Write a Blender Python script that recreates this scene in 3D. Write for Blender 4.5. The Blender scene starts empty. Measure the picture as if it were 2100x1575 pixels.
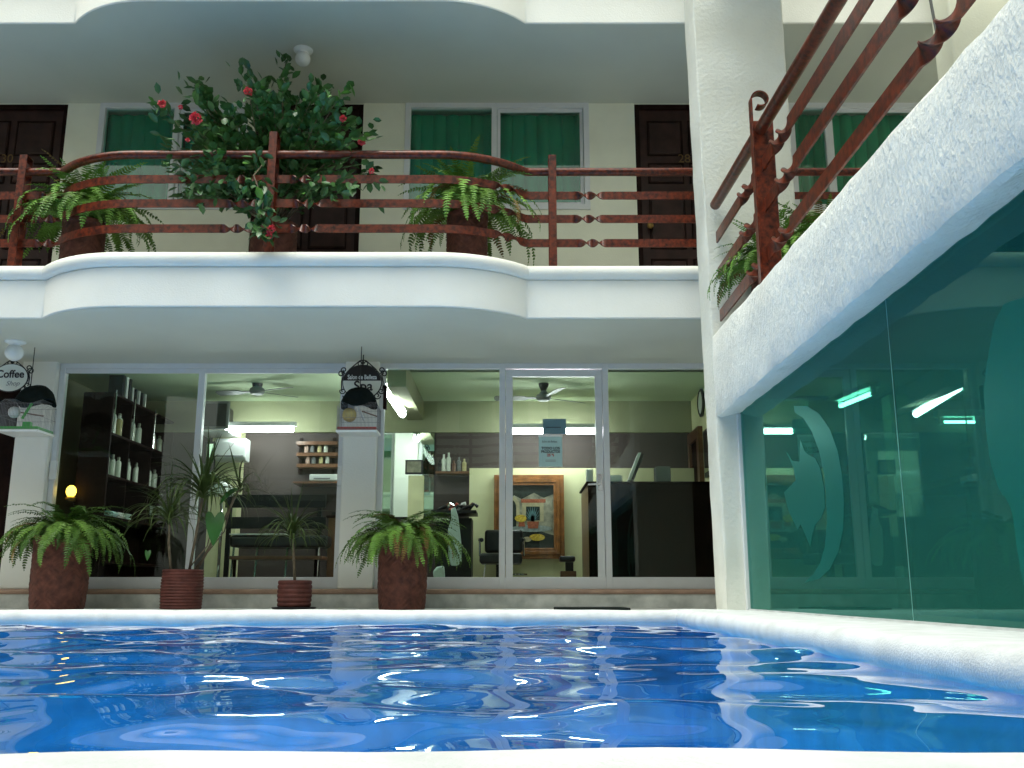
import bpy, math, random
import numpy as np
from mathutils import Vector, Matrix
random.seed(7)
R = math.radians
C = bpy.context.scene.collection
SC = bpy.context.scene

# ------------------------------------------------------------------ camera, sky, sun, exposure
F, PITCH = 1950.0, R(12.3)
SP, CP = math.sin(PITCH), math.cos(PITCH)
cam = bpy.data.cameras.new('camera'); camo = bpy.data.objects.new('camera', cam); C.objects.link(camo)
cam.sensor_width = 36.0; cam.lens = 36.0 * F / 2100.0; cam.clip_start = 0.02; cam.clip_end = 500
camo.location = (0, 0, 0); camo.rotation_euler = (R(90) + PITCH, 0, 0)
SC.camera = camo
SUN_EL, SUN_AZ = R(72), R(225)          # azimuth from +Y, clockwise: behind and to the left
w = bpy.data.worlds.new('World'); SC.world = w; w.use_nodes = True
nt = w.node_tree; nt.nodes.clear()
sky = nt.nodes.new('ShaderNodeTexSky'); sky.sky_type = 'NISHITA'; sky.sun_disc = False
sky.sun_elevation = SUN_EL; sky.sun_rotation = SUN_AZ; sky.air_density = 1.0; sky.dust_density = 4.0; sky.ozone_density = 1.0
hs = nt.nodes.new('ShaderNodeHueSaturation'); hs.inputs['Saturation'].default_value = 0.03
bg = nt.nodes.new('ShaderNodeBackground'); bg.inputs['Strength'].default_value = 0.15
wo = nt.nodes.new('ShaderNodeOutputWorld')
tn = nt.nodes.new('ShaderNodeMix'); tn.data_type = 'RGBA'; tn.blend_type = 'MULTIPLY'; tn.inputs[0].default_value = 1.0; tn.inputs[7].default_value = (0.955, 1.0, 0.90, 1)
nt.links.new(sky.outputs[0], hs.inputs['Color']); nt.links.new(hs.outputs[0], tn.inputs[6]); nt.links.new(tn.outputs[2], bg.inputs['Color']); nt.links.new(bg.outputs[0], wo.inputs['Surface'])
sun = bpy.data.lights.new('sun', 'SUN'); sun.energy = 0.9; sun.angle = R(40); sun.color = (1.0, 0.965, 0.88)
suno = bpy.data.objects.new('sun', sun); C.objects.link(suno)
sd = Vector((math.sin(SUN_AZ) * math.cos(SUN_EL), math.cos(SUN_AZ) * math.cos(SUN_EL), math.sin(SUN_EL)))
suno.rotation_euler = (-sd).to_track_quat('-Z', 'Y').to_euler(); suno.location = (0, 0, 12)
vs = SC.view_settings; vs.view_transform = 'Standard'; vs.look = 'None'; vs.gamma = 1.0; vs.exposure = 1.08; vs.use_curve_mapping = False
SC.cycles.use_denoising = True; SC.cycles.use_adaptive_sampling = True; SC.cycles.adaptive_threshold = 0.02; SC.cycles.max_bounces = 8; SC.cycles.transparent_max_bounces = 20; SC.cycles.diffuse_bounces = 4; SC.cycles.glossy_bounces = 4
SC.cycles.sample_clamp_indirect = 6.0

# ------------------------------------------------------------------ helpers
def at(px, py, D):
    """world point at distance D (along Y) that the photo shows at pixel (px, py)"""
    k = (787.5 - py) / F; c = D / (CP - k * SP)
    return Vector((c * (px - 1050) / F, D, c * (k * CP + SP)))

def link(nt, a, b): nt.links.new(a, b)
M = {}
def mat(name, col, rough=0.6, var=0.12, scale=5.0, bump=0.0, bscale=60.0, metal=0.0, spec=0.4, col2=None, bdist=0.01, detail=6, sharp=0.0, emit=None, estr=0.0, sub=0.0):
    m = bpy.data.materials.new(name); m.use_nodes = True
    n = m.node_tree; b = n.nodes['Principled BSDF']
    tc = n.nodes.new('ShaderNodeTexCoord')
    nz = n.nodes.new('ShaderNodeTexNoise'); nz.inputs['Scale'].default_value = scale; nz.inputs['Detail'].default_value = detail
    link(n, tc.outputs['Object'], nz.inputs['Vector'])
    rp = n.nodes.new('ShaderNodeValToRGB')
    c1 = [max(0, min(1, c * (1 - var))) for c in col]; c2 = [max(0, min(1, c * (1 + var))) for c in col] if col2 is None else col2
    rp.color_ramp.elements[0].color = (*c1, 1); rp.color_ramp.elements[1].color = (*c2, 1)
    rp.color_ramp.elements[0].position = 0.3 + sharp; rp.color_ramp.elements[1].position = 0.7 - sharp
    link(n, nz.outputs['Fac'], rp.inputs['Fac']); link(n, rp.outputs['Color'], b.inputs['Base Color'])
    b.inputs['Roughness'].default_value = rough; b.inputs['Metallic'].default_value = metal; b.inputs['Specular IOR Level'].default_value = spec
    if bump:
        nb = n.nodes.new('ShaderNodeTexNoise'); nb.inputs['Scale'].default_value = bscale; nb.inputs['Detail'].default_value = 5
        link(n, tc.outputs['Object'], nb.inputs['Vector'])
        bp = n.nodes.new('ShaderNodeBump'); bp.inputs['Strength'].default_value = bump; bp.inputs['Distance'].default_value = bdist
        link(n, nb.outputs['Fac'], bp.inputs['Height']); link(n, bp.outputs['Normal'], b.inputs['Normal'])
    if emit:
        b.inputs['Emission Color'].default_value = (*emit, 1); b.inputs['Emission Strength'].default_value = estr
    M[name] = m
    return m

def glass_mat(name, tint, f0=0.04, rough=0.0, gcol=(1, 1, 1), haze=0.0, hazecol=(0.3, 0.4, 0.4)):
    m = bpy.data.materials.new(name); m.use_nodes = True
    n = m.node_tree; n.nodes.clear()
    out = n.nodes.new('ShaderNodeOutputMaterial'); mx = n.nodes.new('ShaderNodeMixShader')
    tr = n.nodes.new('ShaderNodeBsdfTransparent'); tr.inputs['Color'].default_value = (*tint, 1)
    gl = n.nodes.new('ShaderNodeBsdfGlossy'); gl.inputs['Roughness'].default_value = rough; gl.inputs['Color'].default_value = (*gcol, 1)
    lw = n.nodes.new('ShaderNodeLayerWeight'); lw.inputs['Blend'].default_value = 0.5
    pw = n.nodes.new('ShaderNodeMath'); pw.operation = 'POWER'; pw.inputs[1].default_value = 5.0
    ma = n.nodes.new('ShaderNodeMath'); ma.operation = 'MULTIPLY_ADD'; ma.inputs[1].default_value = 1 - f0; ma.inputs[2].default_value = f0
    link(n, lw.outputs['Facing'], pw.inputs[0]); link(n, pw.outputs[0], ma.inputs[0]); link(n, ma.outputs[0], mx.inputs['Fac'])
    base = tr.outputs[0]
    if haze:
        df = n.nodes.new('ShaderNodeBsdfDiffuse'); df.inputs['Color'].default_value = (*hazecol, 1)
        m2 = n.nodes.new('ShaderNodeMixShader'); m2.inputs['Fac'].default_value = haze
        link(n, tr.outputs[0], m2.inputs[1]); link(n, df.outputs[0], m2.inputs[2]); base = m2.outputs[0]
    link(n, base, mx.inputs[1]); link(n, gl.outputs[0], mx.inputs[2]); link(n, mx.outputs[0], out.inputs['Surface'])
    M[name] = m
    return m

class MB:
    def __init__(s): s.v = []; s.f = []
    def add(s, vs, fs):
        k = len(s.v); s.v += [tuple(v) for v in vs]; s.f += [tuple(i + k for i in f) for f in fs]; return s
    def box(s, a, b):
        x0, y0, z0 = [min(p, q) for p, q in zip(a, b)]; x1, y1, z1 = [max(p, q) for p, q in zip(a, b)]
        return s.add([(x0, y0, z0), (x1, y0, z0), (x1, y1, z0), (x0, y1, z0), (x0, y0, z1), (x1, y0, z1), (x1, y1, z1), (x0, y1, z1)],
                     [(0, 3, 2, 1), (4, 5, 6, 7), (0, 1, 5, 4), (1, 2, 6, 5), (2, 3, 7, 6), (3, 0, 4, 7)])
    def tube(s, pts, r, n=8, cap=True):
        pts = [Vector(p) for p in pts]; rr = r if isinstance(r, (list, tuple)) else [r] * len(pts)
        k = len(s.v); ref = None
        for i, p in enumerate(pts):
            t = (pts[min(i + 1, len(pts) - 1)] - pts[max(i - 1, 0)]).normalized()
            if ref is None: ref = t.orthogonal().normalized()
            ref = (ref - t * ref.dot(t)).normalized(); bi = t.cross(ref)
            for j in range(n):
                a = 2 * math.pi * j / n; s.v.append(tuple(p + (ref * math.cos(a) + bi * math.sin(a)) * rr[i]))
        for i in range(len(pts) - 1):
            for j in range(n):
                s.f.append((k + i * n + j, k + i * n + (j + 1) % n, k + (i + 1) * n + (j + 1) % n, k + (i + 1) * n + j))
        if cap:
            s.f.append(tuple(k + j for j in range(n))[::-1]); s.f.append(tuple(k + (len(pts) - 1) * n + j for j in range(n)))
        return s
    def lathe(s, prof, c=(0, 0, 0), n=24, sx=1, sy=1):
        k = len(s.v)
        for r, z in prof:
            for j in range(n):
                a = 2 * math.pi * j / n; s.v.append((c[0] + r * sx * math.cos(a), c[1] + r * sy * math.sin(a), c[2] + z))
        for i in range(len(prof) - 1):
            for j in range(n):
                s.f.append((k + i * n + j, k + i * n + (j + 1) % n, k + (i + 1) * n + (j + 1) % n, k + (i + 1) * n + j))
        s.f.append(tuple(k + j for j in range(n))[::-1]); s.f.append(tuple(k + (len(prof) - 1) * n + j for j in range(n)))
        return s
    def prism(s, poly, y0, y1, plane='xz'):
        """polygon in xz (or xy) extruded along y (or z)"""
        n = len(poly); k = len(s.v)
        for q in (y0, y1):
            for a, b in poly: s.v.append((a, q, b) if plane == 'xz' else (a, b, q) if plane == 'xy' else (q, a, b))
        s.f.append(tuple(k + i for i in range(n))); s.f.append(tuple(k + n + i for i in range(n))[::-1])
        for i in range(n): s.f.append((k + (i + 1) % n, k + i, k + n + i, k + n + (i + 1) % n))
        return s
    def ring(s, x0, x1, z0, z1, ya, yb, l, r, b, t):
        k = len(s.v)
        for y in (ya, yb):
            s.v += [(x0, y, z0), (x1, y, z0), (x1, y, z1), (x0, y, z1), (x0 + l, y, z0 + b), (x1 - r, y, z0 + b), (x1 - r, y, z1 - t), (x0 + l, y, z1 - t)]
        for i in range(4):
            j = (i + 1) % 4
            s.f += [(k + i, k + j, k + 4 + j, k + 4 + i), (k + 8 + i, k + 8 + j, k + 12 + j, k + 12 + i), (k + i, k + j, k + 8 + j, k + 8 + i), (k + 4 + i, k + 4 + j, k + 12 + j, k + 12 + i)]
        return s
    def build(s, name, m, parent=None, local=False, smooth=False, bevel=0.0, seg=2, loc=None):
        me = bpy.data.meshes.new(name)
        off = Vector((0, 0, 0))
        p = parent
        while p is not None and not local:
            off += p.location; p = p.parent
        if loc is not None: off = off + Vector(loc)
        me.from_pydata([tuple(Vector(v) - off) for v in s.v] if off.length > 0 else s.v, [], s.f)
        me.validate(); me.update()
        import bmesh
        bm = bmesh.new(); bm.from_mesh(me); bmesh.ops.recalc_face_normals(bm, faces=bm.faces); bm.to_mesh(me); bm.free()
        o = bpy.data.objects.new(name, me); C.objects.link(o)
        me.materials.append(M[m] if isinstance(m, str) else m)
        if parent: o.parent = parent
        if loc is not None: o.location = Vector(loc)
        if smooth:
            for pl in me.polygons: pl.use_smooth = True
            if smooth == 'auto':
                me.set_sharp_from_angle(angle=R(35))
        if bevel:
            bv = o.modifiers.new('bevel', 'BEVEL'); bv.width = bevel; bv.segments = seg; bv.limit_method = 'ANGLE'; bv.angle_limit = R(40)
        return o

def tag(o, label, cat, group=None, kind=None):
    o['label'] = label; o['category'] = cat
    if group: o['group'] = group
    if kind: o['kind'] = kind
    return o
def thing(name, label, cat, loc=(0, 0, 0), group=None, rz=0):
    o = bpy.data.objects.new(name, None); C.objects.link(o); o.location = loc; o.rotation_euler = (0, 0, rz); o.empty_display_size = 0.1
    return tag(o, label, cat, group)
def struct(o): o['kind'] = 'structure'; return o
def inst(mesh, name, parent, mtx):
    o = bpy.data.objects.new(name, mesh); C.objects.link(o); o.parent = parent; o.matrix_local = mtx; return o
def copy_tree(o, parent=None):
    c = o.copy(); C.objects.link(c); c.parent = parent
    for ch in list(o.children): copy_tree(ch, c)
    return c
def mesh_only(mb, name, m, smooth=False):
    o = mb.build(name, m, local=True, smooth=smooth); me = o.data; bpy.data.objects.remove(o); return me
def text_part(s, size, loc, m, parent, bold=0.0, shear=0.0, sx=1.0, align='CENTER', rz=0.0):
    cu = bpy.data.curves.new('lettering', 'FONT'); cu.body = s; cu.size = size; cu.align_x = align; cu.align_y = 'CENTER'
    cu.offset = bold; cu.shear = shear; cu.extrude = 0.0008
    o = bpy.data.objects.new('lettering', cu); C.objects.link(o)
    dg = bpy.context.evaluated_depsgraph_get(); dg.update()
    me = bpy.data.meshes.new_from_object(o.evaluated_get(dg)); bpy.data.objects.remove(o)
    off = Vector((0, 0, 0)); p = parent
    while p is not None: off += p.location; p = p.parent
    for v in me.vertices:
        x, y, z = v.co; v.co = (x * sx, -z, y)
    me.materials.clear(); me.materials.append(M[m])
    t = bpy.data.objects.new('lettering', me); C.objects.link(t); t.parent = parent; t.location = Vector(loc) - off; t.rotation_euler = (0, 0, rz)
    return t

# ------------------------------------------------------------------ materials
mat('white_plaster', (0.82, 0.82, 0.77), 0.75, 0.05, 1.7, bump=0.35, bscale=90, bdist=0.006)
mat('rough_plaster', (0.76, 0.77, 0.725), 0.8, 0.07, 2.5, bump=0.0)
mat('pillar_plaster', (0.66, 0.67, 0.61), 0.85, 0.06, 2.5, bump=0.5, bscale=34, bdist=0.012)
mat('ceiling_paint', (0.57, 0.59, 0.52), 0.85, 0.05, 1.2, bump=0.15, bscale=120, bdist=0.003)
mat('cream_plaster', (0.78, 0.79, 0.66), 0.8, 0.05, 3.0, bump=0.35, bscale=70, bdist=0.006)
mat('coping_paint', (0.60, 0.62, 0.63), 0.7, 0.13, 9.0, bump=0.5, bscale=130, bdist=0.005, detail=10)
mat('deck_paint', (0.58, 0.58, 0.56), 0.7, 0.1, 4.0, bump=0.3, bscale=120, bdist=0.003)
mat('aluminium_white', (0.66, 0.68, 0.70), 0.4, 0.03, 8.0)
mat('dark_wood', (0.014, 0.006, 0.005), 0.55, 0.45, 9.0, spec=0.08)
mat('door_wood', (0.030, 0.012, 0.010), 0.42, 0.4, 9.0, spec=0.3)
mat('counter_wood', (0.012, 0.005, 0.004), 0.7, 0.4, 6.0, spec=0.03)
mat('panel_wood', (0.16, 0.075, 0.04), 0.3, 0.3, 7.0, spec=0.5)
mat('rust_metal', (0.032, 0.006, 0.005), 0.32, 0.5, 30.0, spec=0.38, col2=(0.185, 0.030, 0.010), bump=0.2, bscale=90, bdist=0.003)
mat('iron_black', (0.012, 0.012, 0.013), 0.45, 0.3, 20)
mat('terracotta', (0.080, 0.025, 0.018), 0.7, 0.3, 18, bump=0.4, bscale=90, bdist=0.004, col2=(0.15, 0.05, 0.035))
mat('terracotta_ribbed', (0.105, 0.030, 0.024), 0.7, 0.25, 14, bump=0.3, bscale=60, bdist=0.004)
mat('soil', (0.03, 0.02, 0.012), 0.95, 0.4, 30, bump=0.8, bscale=60)
mat('fern_green', (0.065, 0.165, 0.020), 0.5, 0.45, 7, spec=0.35, col2=(0.15, 0.29, 0.04))
mat('fern_dark', (0.040, 0.115, 0.016), 0.5, 0.4, 7, spec=0.35, col2=(0.085, 0.19, 0.025))
mat('fern_light', (0.11, 0.27, 0.03), 0.5, 0.35, 7, spec=0.35, col2=(0.20, 0.40, 0.06))
mat('bush_leaf', (0.024, 0.095, 0.026), 0.40, 0.5, 6, spec=0.45, col2=(0.085, 0.22, 0.06))
mat('bush_leaf_young', (0.06, 0.22, 0.03), 0.32, 0.4, 6, spec=0.5, col2=(0.14, 0.34, 0.05))
mat('strap_leaf', (0.028, 0.06, 0.014), 0.42, 0.4, 5, spec=0.35, col2=(0.085, 0.135, 0.03))
mat('broad_leaf', (0.025, 0.12, 0.02), 0.35, 0.3, 5, spec=0.5)
mat('bark', (0.16, 0.13, 0.09), 0.85, 0.3, 25, bump=0.5, bscale=60)
mat('flower_red', (0.70, 0.04, 0.07), 0.6, 0.3, 60, col2=(0.85, 0.13, 0.16))
mat('curtain_green', (0.010, 0.25, 0.145), 0.8, 0.15, 4)
mat('sill_terracotta', (0.42, 0.27, 0.20), 0.6, 0.15, 9, bump=0.2)
mat('marble', (0.66, 0.68, 0.64), 0.35, 0.30, 7.0, col2=(0.80, 0.80, 0.76), detail=10)
mat('pool_blue', (0.006, 0.33, 0.74), 0.5, 0.16, 1.6)
mat('pool_wall_blue', (0.02, 0.28, 0.65), 0.5, 0.2, 6)
mat('brass', (0.30, 0.19, 0.06), 0.4, 0.2, 20, metal=0.8)
mat('aged_brass', (0.13, 0.075, 0.025), 0.5, 0.3, 30, metal=0.3)
mat('chrome', (0.7, 0.7, 0.7), 0.12, 0.02, 10, metal=1.0)
mat('black_plastic', (0.013, 0.013, 0.016), 0.4, 0.2, 10)
mat('black_cloth', (0.009, 0.013, 0.012), 0.95, 0.3, 20, bump=0.5, bscale=80, spec=0.1)
mat('black_leather', (0.02, 0.02, 0.026), 0.3, 0.25, 12, spec=0.5, bump=0.15, bscale=60, bdist=0.004)
mat('white_plastic', (0.72, 0.74, 0.73), 0.35, 0.04, 8)
mat('cage_wire', (0.22, 0.22, 0.24), 0.4, 0.05, 10)
mat('tray_green', (0.05, 0.42, 0.06), 0.4, 0.1, 8)
mat('tray_red', (0.45, 0.06, 0.045), 0.4, 0.1, 8)
mat('gourd', (0.62, 0.48, 0.16), 0.7, 0.3, 12)
mat('feather', (0.75, 0.76, 0.74), 0.8, 0.1, 20)
mat('sign_cream', (0.72, 0.74, 0.66), 0.5, 0.05, 5)
mat('sign_black', (0.016, 0.011, 0.012), 0.4, 0.2, 8)
mat('sign_ink', (0.02, 0.015, 0.018), 0.5, 0.1, 8)
mat('sign_white', (0.80, 0.81, 0.79), 0.5, 0.02, 8)
mat('sign_grey', (0.25, 0.25, 0.25), 0.5, 0.02, 8)
mat('red_ink', (0.5, 0.05, 0.04), 0.5, 0.02, 8)
mat('paper_blue', (0.46, 0.66, 0.66), 0.8, 0.03, 4)
mat('paper_blue_grey', (0.13, 0.24, 0.29), 0.8, 0.06, 4)
mat('room_ceiling', (0.52, 0.62, 0.42), 0.85, 0.05, 2)
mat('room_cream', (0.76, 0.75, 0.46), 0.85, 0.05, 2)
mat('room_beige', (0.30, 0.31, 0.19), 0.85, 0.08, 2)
mat('room_brown', (0.070, 0.055, 0.052), 0.8, 0.12, 2)
mat('room_floor', (0.22, 0.19, 0.16), 0.4, 0.15, 4)
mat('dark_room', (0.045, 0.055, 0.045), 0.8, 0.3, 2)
mat('frame_gold', (0.30, 0.115, 0.03), 0.4, 0.35, 14, spec=0.5, bump=0.4, bscale=50)
mat('mirror', (0.78, 0.86, 0.80), 0.02, 0.0, 5, metal=1.0)
mat('towel', (0.50, 0.62, 0.58), 0.9, 0.1, 6, bump=0.3)
mat('bottle_white', (0.62, 0.66, 0.58), 0.3, 0.08, 8)
mat('bottle_amber', (0.45, 0.40, 0.20), 0.25, 0.15, 8)
mat('bottle_blush', (0.50, 0.34, 0.28), 0.3, 0.1, 8)
mat('bottle_cap', (0.25, 0.27, 0.22), 0.4, 0.1, 8)
mat('globe_white', (0.72, 0.74, 0.73), 0.25, 0.02, 6)
mat('tube_glow', (0.9, 0.85, 0.95), 0.5, 0.0, 5, emit=(0.95, 0.93, 1.0), estr=30.0)
mat('tube_glow_green', (0.9, 0.95, 0.9), 0.5, 0.0, 5, emit=(0.85, 1.0, 0.92), estr=26.0)
mat('lamp_yellow', (0.9, 0.6, 0.1), 0.5, 0.0, 5, emit=(1.0, 0.55, 0.06), estr=3.5)
mat('decal_teal', (0.006, 0.15, 0.13), 0.6, 0.06, 2)
mat('joint_seal', (0.16, 0.36, 0.33), 0.5, 0.2, 9)
mat('fern_brown', (0.14, 0.085, 0.03), 0.7, 0.3, 9, spec=0.2, col2=(0.22, 0.16, 0.05))
mat('grey_lead', (0.16, 0.17, 0.17), 0.5, 0.1, 5)
mat('pc_agave', (0.10, 0.22, 0.24), 0.7, 0.3, 30); mat('pc_wall', (0.30, 0.29, 0.22), 0.8, 0.5, 14); mat('pc_dark', (0.02, 0.03, 0.025), 0.8, 0.5, 18)
mat('pc_cream', (0.45, 0.40, 0.25), 0.8, 0.2, 20); mat('pc_yellow', (0.60, 0.42, 0.05), 0.8, 0.4, 60); mat('pc_clay', (0.35, 0.10, 0.05), 0.8, 0.3, 40)
mat('pc_table', (0.28, 0.33, 0.32), 0.8, 0.3, 30)
glass_mat('clear_glass', (0.87, 0.955, 0.89), 0.023)
glass_mat('window_glass', (0.78, 0.93, 0.88), 0.042)
glass_mat('teal_glass', (0.26, 0.62, 0.50), 0.05, gcol=(0.34, 0.66, 0.60), haze=0.46, hazecol=(0.026, 0.180, 0.150))
glass_mat('decal_film', (0.35, 0.75, 0.68), 0.02, rough=0.3, gcol=(0.3, 0.6, 0.55), haze=0.36, hazecol=(0.02, 0.25, 0.22))
glass_mat('pool_water', (0.88, 0.97, 1.0), 0.02)

# heavy trowelled plaster for the right-hand wall: streaks and lumps
def trowel():
    m = M['rough_plaster']; n = m.node_tree; b = n.nodes['Principled BSDF']
    tc = n.nodes.new('ShaderNodeTexCoord'); mp = n.nodes.new('ShaderNodeMapping'); mp.inputs['Scale'].default_value = (26, 40, 16); mp.inputs['Rotation'].default_value = (R(-18), 0, 0)
    a = n.nodes.new('ShaderNodeTexNoise'); a.inputs['Scale'].default_value = 1.0; a.inputs['Detail'].default_value = 8; a.inputs['Distortion'].default_value = 0.25
    v = n.nodes.new('ShaderNodeTexNoise'); v.inputs['Scale'].default_value = 75; v.inputs['Detail'].default_value = 7
    add = n.nodes.new('ShaderNodeMath'); add.operation = 'ADD'
    rp = n.nodes.new('ShaderNodeMapRange'); rp.inputs[1].default_value = 0.42; rp.inputs[2].default_value = 0.68
    bp = n.nodes.new('ShaderNodeBump'); bp.inputs['Strength'].default_value = 0.6; bp.inputs['Distance'].default_value = 0.008
    link(n, tc.outputs['Object'], mp.inputs[0]); link(n, mp.outputs[0], a.inputs['Vector']); link(n, tc.outputs['Object'], v.inputs['Vector'])
    link(n, a.outputs['Fac'], rp.inputs[0]); link(n, rp.outputs[0], add.inputs[0]); link(n, v.outputs['Fac'], add.inputs[1])
    link(n, add.outputs[0], bp.inputs['Height']); link(n, bp.outputs['Normal'], b.inputs['Normal'])
trowel()
# ------------------------------------------------------------------ levels and plan
DECK, WATER, SOFFIT, FLOOR2, CAP, SOFFIT3 = -0.145, -0.205, 2.11, 2.42, 2.545, 4.72
YS, YB, YF, YG = 7.25, 6.93, 8.60, 8.78           # balcony front, bulge front, upper wall, shop glass
XL, XR = -3.72, 0.115                               # ends of the bulge
XA, XZ = -9.0, 6.5
def plan(dy=0.0, n=14):
    w_, s_ = 0.72, YS - YB; r_ = (w_ * w_ + s_ * s_) / (2 * s_)
    pts = [(XA, YS + dy)]
    for x in np.linspace(XA + 1, XL - 0.4, 4): pts.append((float(x), YS + dy))
    pts.append((XL, YS + dy))
    for i in range(1, n + 1):
        t = i / n; x = XL + w_ * t; u = w_ * (1 - t); pts.append((x, YB + dy + r_ - math.sqrt(r_ * r_ - u * u)))
    for x in np.linspace(XL + w_, XR - w_, 9)[1:-1]: pts.append((float(x), YB + dy))
    for i in range(0, n + 1):
        t = i / n; x = XR - w_ + w_ * t; u = w_ * t; pts.append((x, YB + dy + r_ - math.sqrt(r_ * r_ - u * u)))
    for x in np.linspace(XR + 0.4, XZ, 6): pts.append((float(x), YS + dy))
    return pts
def sweep(path, prof, closed=True):
    """profile (outward, z) swept along a plan path; outward is towards -Y on a straight run along +X"""
    mb = MB(); n = len(path); P = [Vector(p) for p in path]; m = len(prof)
    for i in range(n):
        d1 = (P[i] - P[max(i - 1, 0)]); d2 = (P[min(i + 1, n - 1)] - P[i])
        d1 = d1.normalized() if d1.length > 0 else d2.normalized(); d2 = d2.normalized() if d2.length > 0 else d1
        n1 = Vector((d1.y, -d1.x)); n2 = Vector((d2.y, -d2.x)); nn = (n1 + n2).normalized(); k = 1 / max(0.4, nn.dot(n1))
        for o, z in prof: mb.v.append((P[i].x + nn.x * o * k, P[i].y + nn.y * o * k, z))
    for i in range(n - 1):
        for j in range(m if closed else m - 1):
            a, b = i * m + j, i * m + (j + 1) % m; mb.f.append((a, b, b + m, a + m))
    if closed: mb.f.append(tuple(range(m))); mb.f.append(tuple((n - 1) * m + j for j in range(m))[::-1])
    return mb

# ------------------------------------------------------------------ ground, pool
PX0, PX1, PY0, PY1 = -6.5, 1.075, 0.735, 6.25      # inner edges of the pool
g = MB()
for a, b in (((-60, PY1 + 0.25, 0), (60, 70, 0)), ((-60, -60, 0), (60, PY0 - 0.25, 0)), ((-60, PY0 - 0.25, 0), (PX0 - 0.25, PY1 + 0.25, 0)), ((PX1 + 0.25, PY0 - 0.25, 0), (60, PY1 + 0.25, 0))):
    g.add([(a[0], a[1], DECK), (b[0], a[1], DECK), (b[0], b[1], DECK), (a[0], b[1], DECK)], [(0, 1, 2, 3)])
struct(g.build('ground', 'deck_paint'))
b = MB(); z0 = -1.35
b.add([(PX0, PY0, z0), (PX1, PY0, z0), (PX1, PY1, z0), (PX0, PY1, z0)], [(0, 1, 2, 3)])
struct(b.build('pool_floor', 'pool_blue'))
b = MB()
for p, q in (((PX0, PY0), (PX1, PY0)), ((PX1, PY0), (PX1, PY1)), ((PX1, PY1), (PX0, PY1)), ((PX0, PY1), (PX0, PY0))):
    b.add([(p[0], p[1], z0), (q[0], q[1], z0), (q[0], q[1], DECK - 0.03), (p[0], p[1], DECK - 0.03)], [(0, 1, 2, 3)])
struct(b.build('pool_wall', 'pool_wall_blue'))
# rounded coping: a nosing that overhangs the water, one run per side
def coping(name, p, q, inward, width, top=-0.118):
    """run from p to q; inward = unit vector towards the water"""
    p, q = Vector(p), Vector(q); L = (q - p).length; n = max(8, int(L / 0.07)); iv = Vector(inward)
    prof = []
    r = 0.05
    for k in range(9):
        a = R(-115 + 205 * k / 8); prof.append((r * math.cos(a) * 0.9 - 0.01, top - r + r * math.sin(a)))
    prof += [(-0.10, top + 0.001), (-width, top - 0.004), (-width, top - 0.12), (-0.03, top - 0.12)]
    mb = MB(); m = len(prof); rs = random.Random(len(name) + int(L * 10))
    ph = [rs.uniform(0, 6) for _ in range(6)]
    for i in range(n + 1):
        s = L * i / n; c = p + (q - p) * (i / n)
        wob = 0.003 * math.sin(s * 5.1 + ph[0]) + 0.002 * math.sin(s * 13 + ph[1]); wz = 0.002 * math.sin(s * 4.3 + ph[2]) + 0.0012 * math.sin(s * 17 + ph[3])
        for o, z in prof: mb.v.append((c.x + iv.x * (o + wob), c.y + iv.y * (o + wob), z + wz))
    for i in range(n):
        for j in range(m):
            a, b_ = i * m + j, i * m + (j + 1) % m; mb.f.append((a, b_, b_ + m, a + m))
    mb.f.append(tuple(range(m))); mb.f.append(tuple(n * m + j for j in range(m))[::-1])
    return struct(mb.build(name, 'coping_paint', smooth='auto'))
coping('pool_coping_far', (PX0 - 0.3, PY1, 0), (PX1 + 0.02, PY1, 0), (0, -1, 0), 0.34)
coping('pool_coping_right', (PX1, PY1 + 0.34, 0), (PX1, PY0 - 0.02, 0), (-1, 0, 0), 0.36, top=-0.1165)
coping('pool_coping_near', (PX1 + 0.3, PY0, 0), (PX0 - 0.3, PY0, 0), (0, 1, 0), 0.42, top=-0.1135)
coping('pool_coping_left', (PX0, PY0, 0), (PX0, PY1, 0), (1, 0, 0), 0.34, top=-0.115)
lg = MB().box((PX1 + 0.355, -3.0, DECK - 0.05), (1.75, 6.62, -0.121))
struct(lg.build('ledge', 'coping_paint', bevel=0.008))

# water surface: real waves
nx, ny = 470, 330
xs = np.linspace(PX0 + 0.002, PX1 - 0.002, nx); ts = np.linspace(0, 1, ny); ys = PY0 + 0.002 + (PY1 - PY0 - 0.004) * (0.35 * ts + 0.65 * ts ** 1.6)
Xg, Yg = np.meshgrid(xs, ys)
H = np.zeros_like(Xg); rs = np.random.RandomState(11)
for lam, sl in ((1.15, .018), (0.92, .022), (0.78, .030), (0.66, .036), (0.55, .036), (0.47, .034), (0.40, .032), (0.34, .028), (0.29, .026), (0.24, .022), (0.6, .03), (0.43, .026), (0.2, .016), (0.16, .012), (0.13, .008)):
    th = rs.normal(math.pi / 2, 0.75); ph = rs.uniform(0, 6.28); k = 2 * math.pi / lam
    wob = 0.25 * np.sin(Xg * 1.3 + ph * 2) + 0.2 * np.sin(Yg * 1.1 + ph)
    H += sl / k * np.sin(k * (Xg * math.cos(th) + Yg * math.sin(th)) + ph + wob * 2.0)
H = H * 1.0
V = np.stack([Xg, Yg, H + WATER], -1).reshape(-1, 3)
i = np.arange((ny - 1) * (nx - 1)); r_, c_ = i // (nx - 1), i % (nx - 1); a = r_ * nx + c_
me = bpy.data.meshes.new('pool_water'); me.from_pydata(V.tolist(), [], np.stack([a, a + 1, a + nx + 1, a + nx], -1).tolist()); me.update()
for p in me.polygons: p.use_smooth = True
me.materials.append(M['pool_water']); wob_ = bpy.data.objects.new('pool_water', me); C.objects.link(wob_); struct(wob_)

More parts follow.
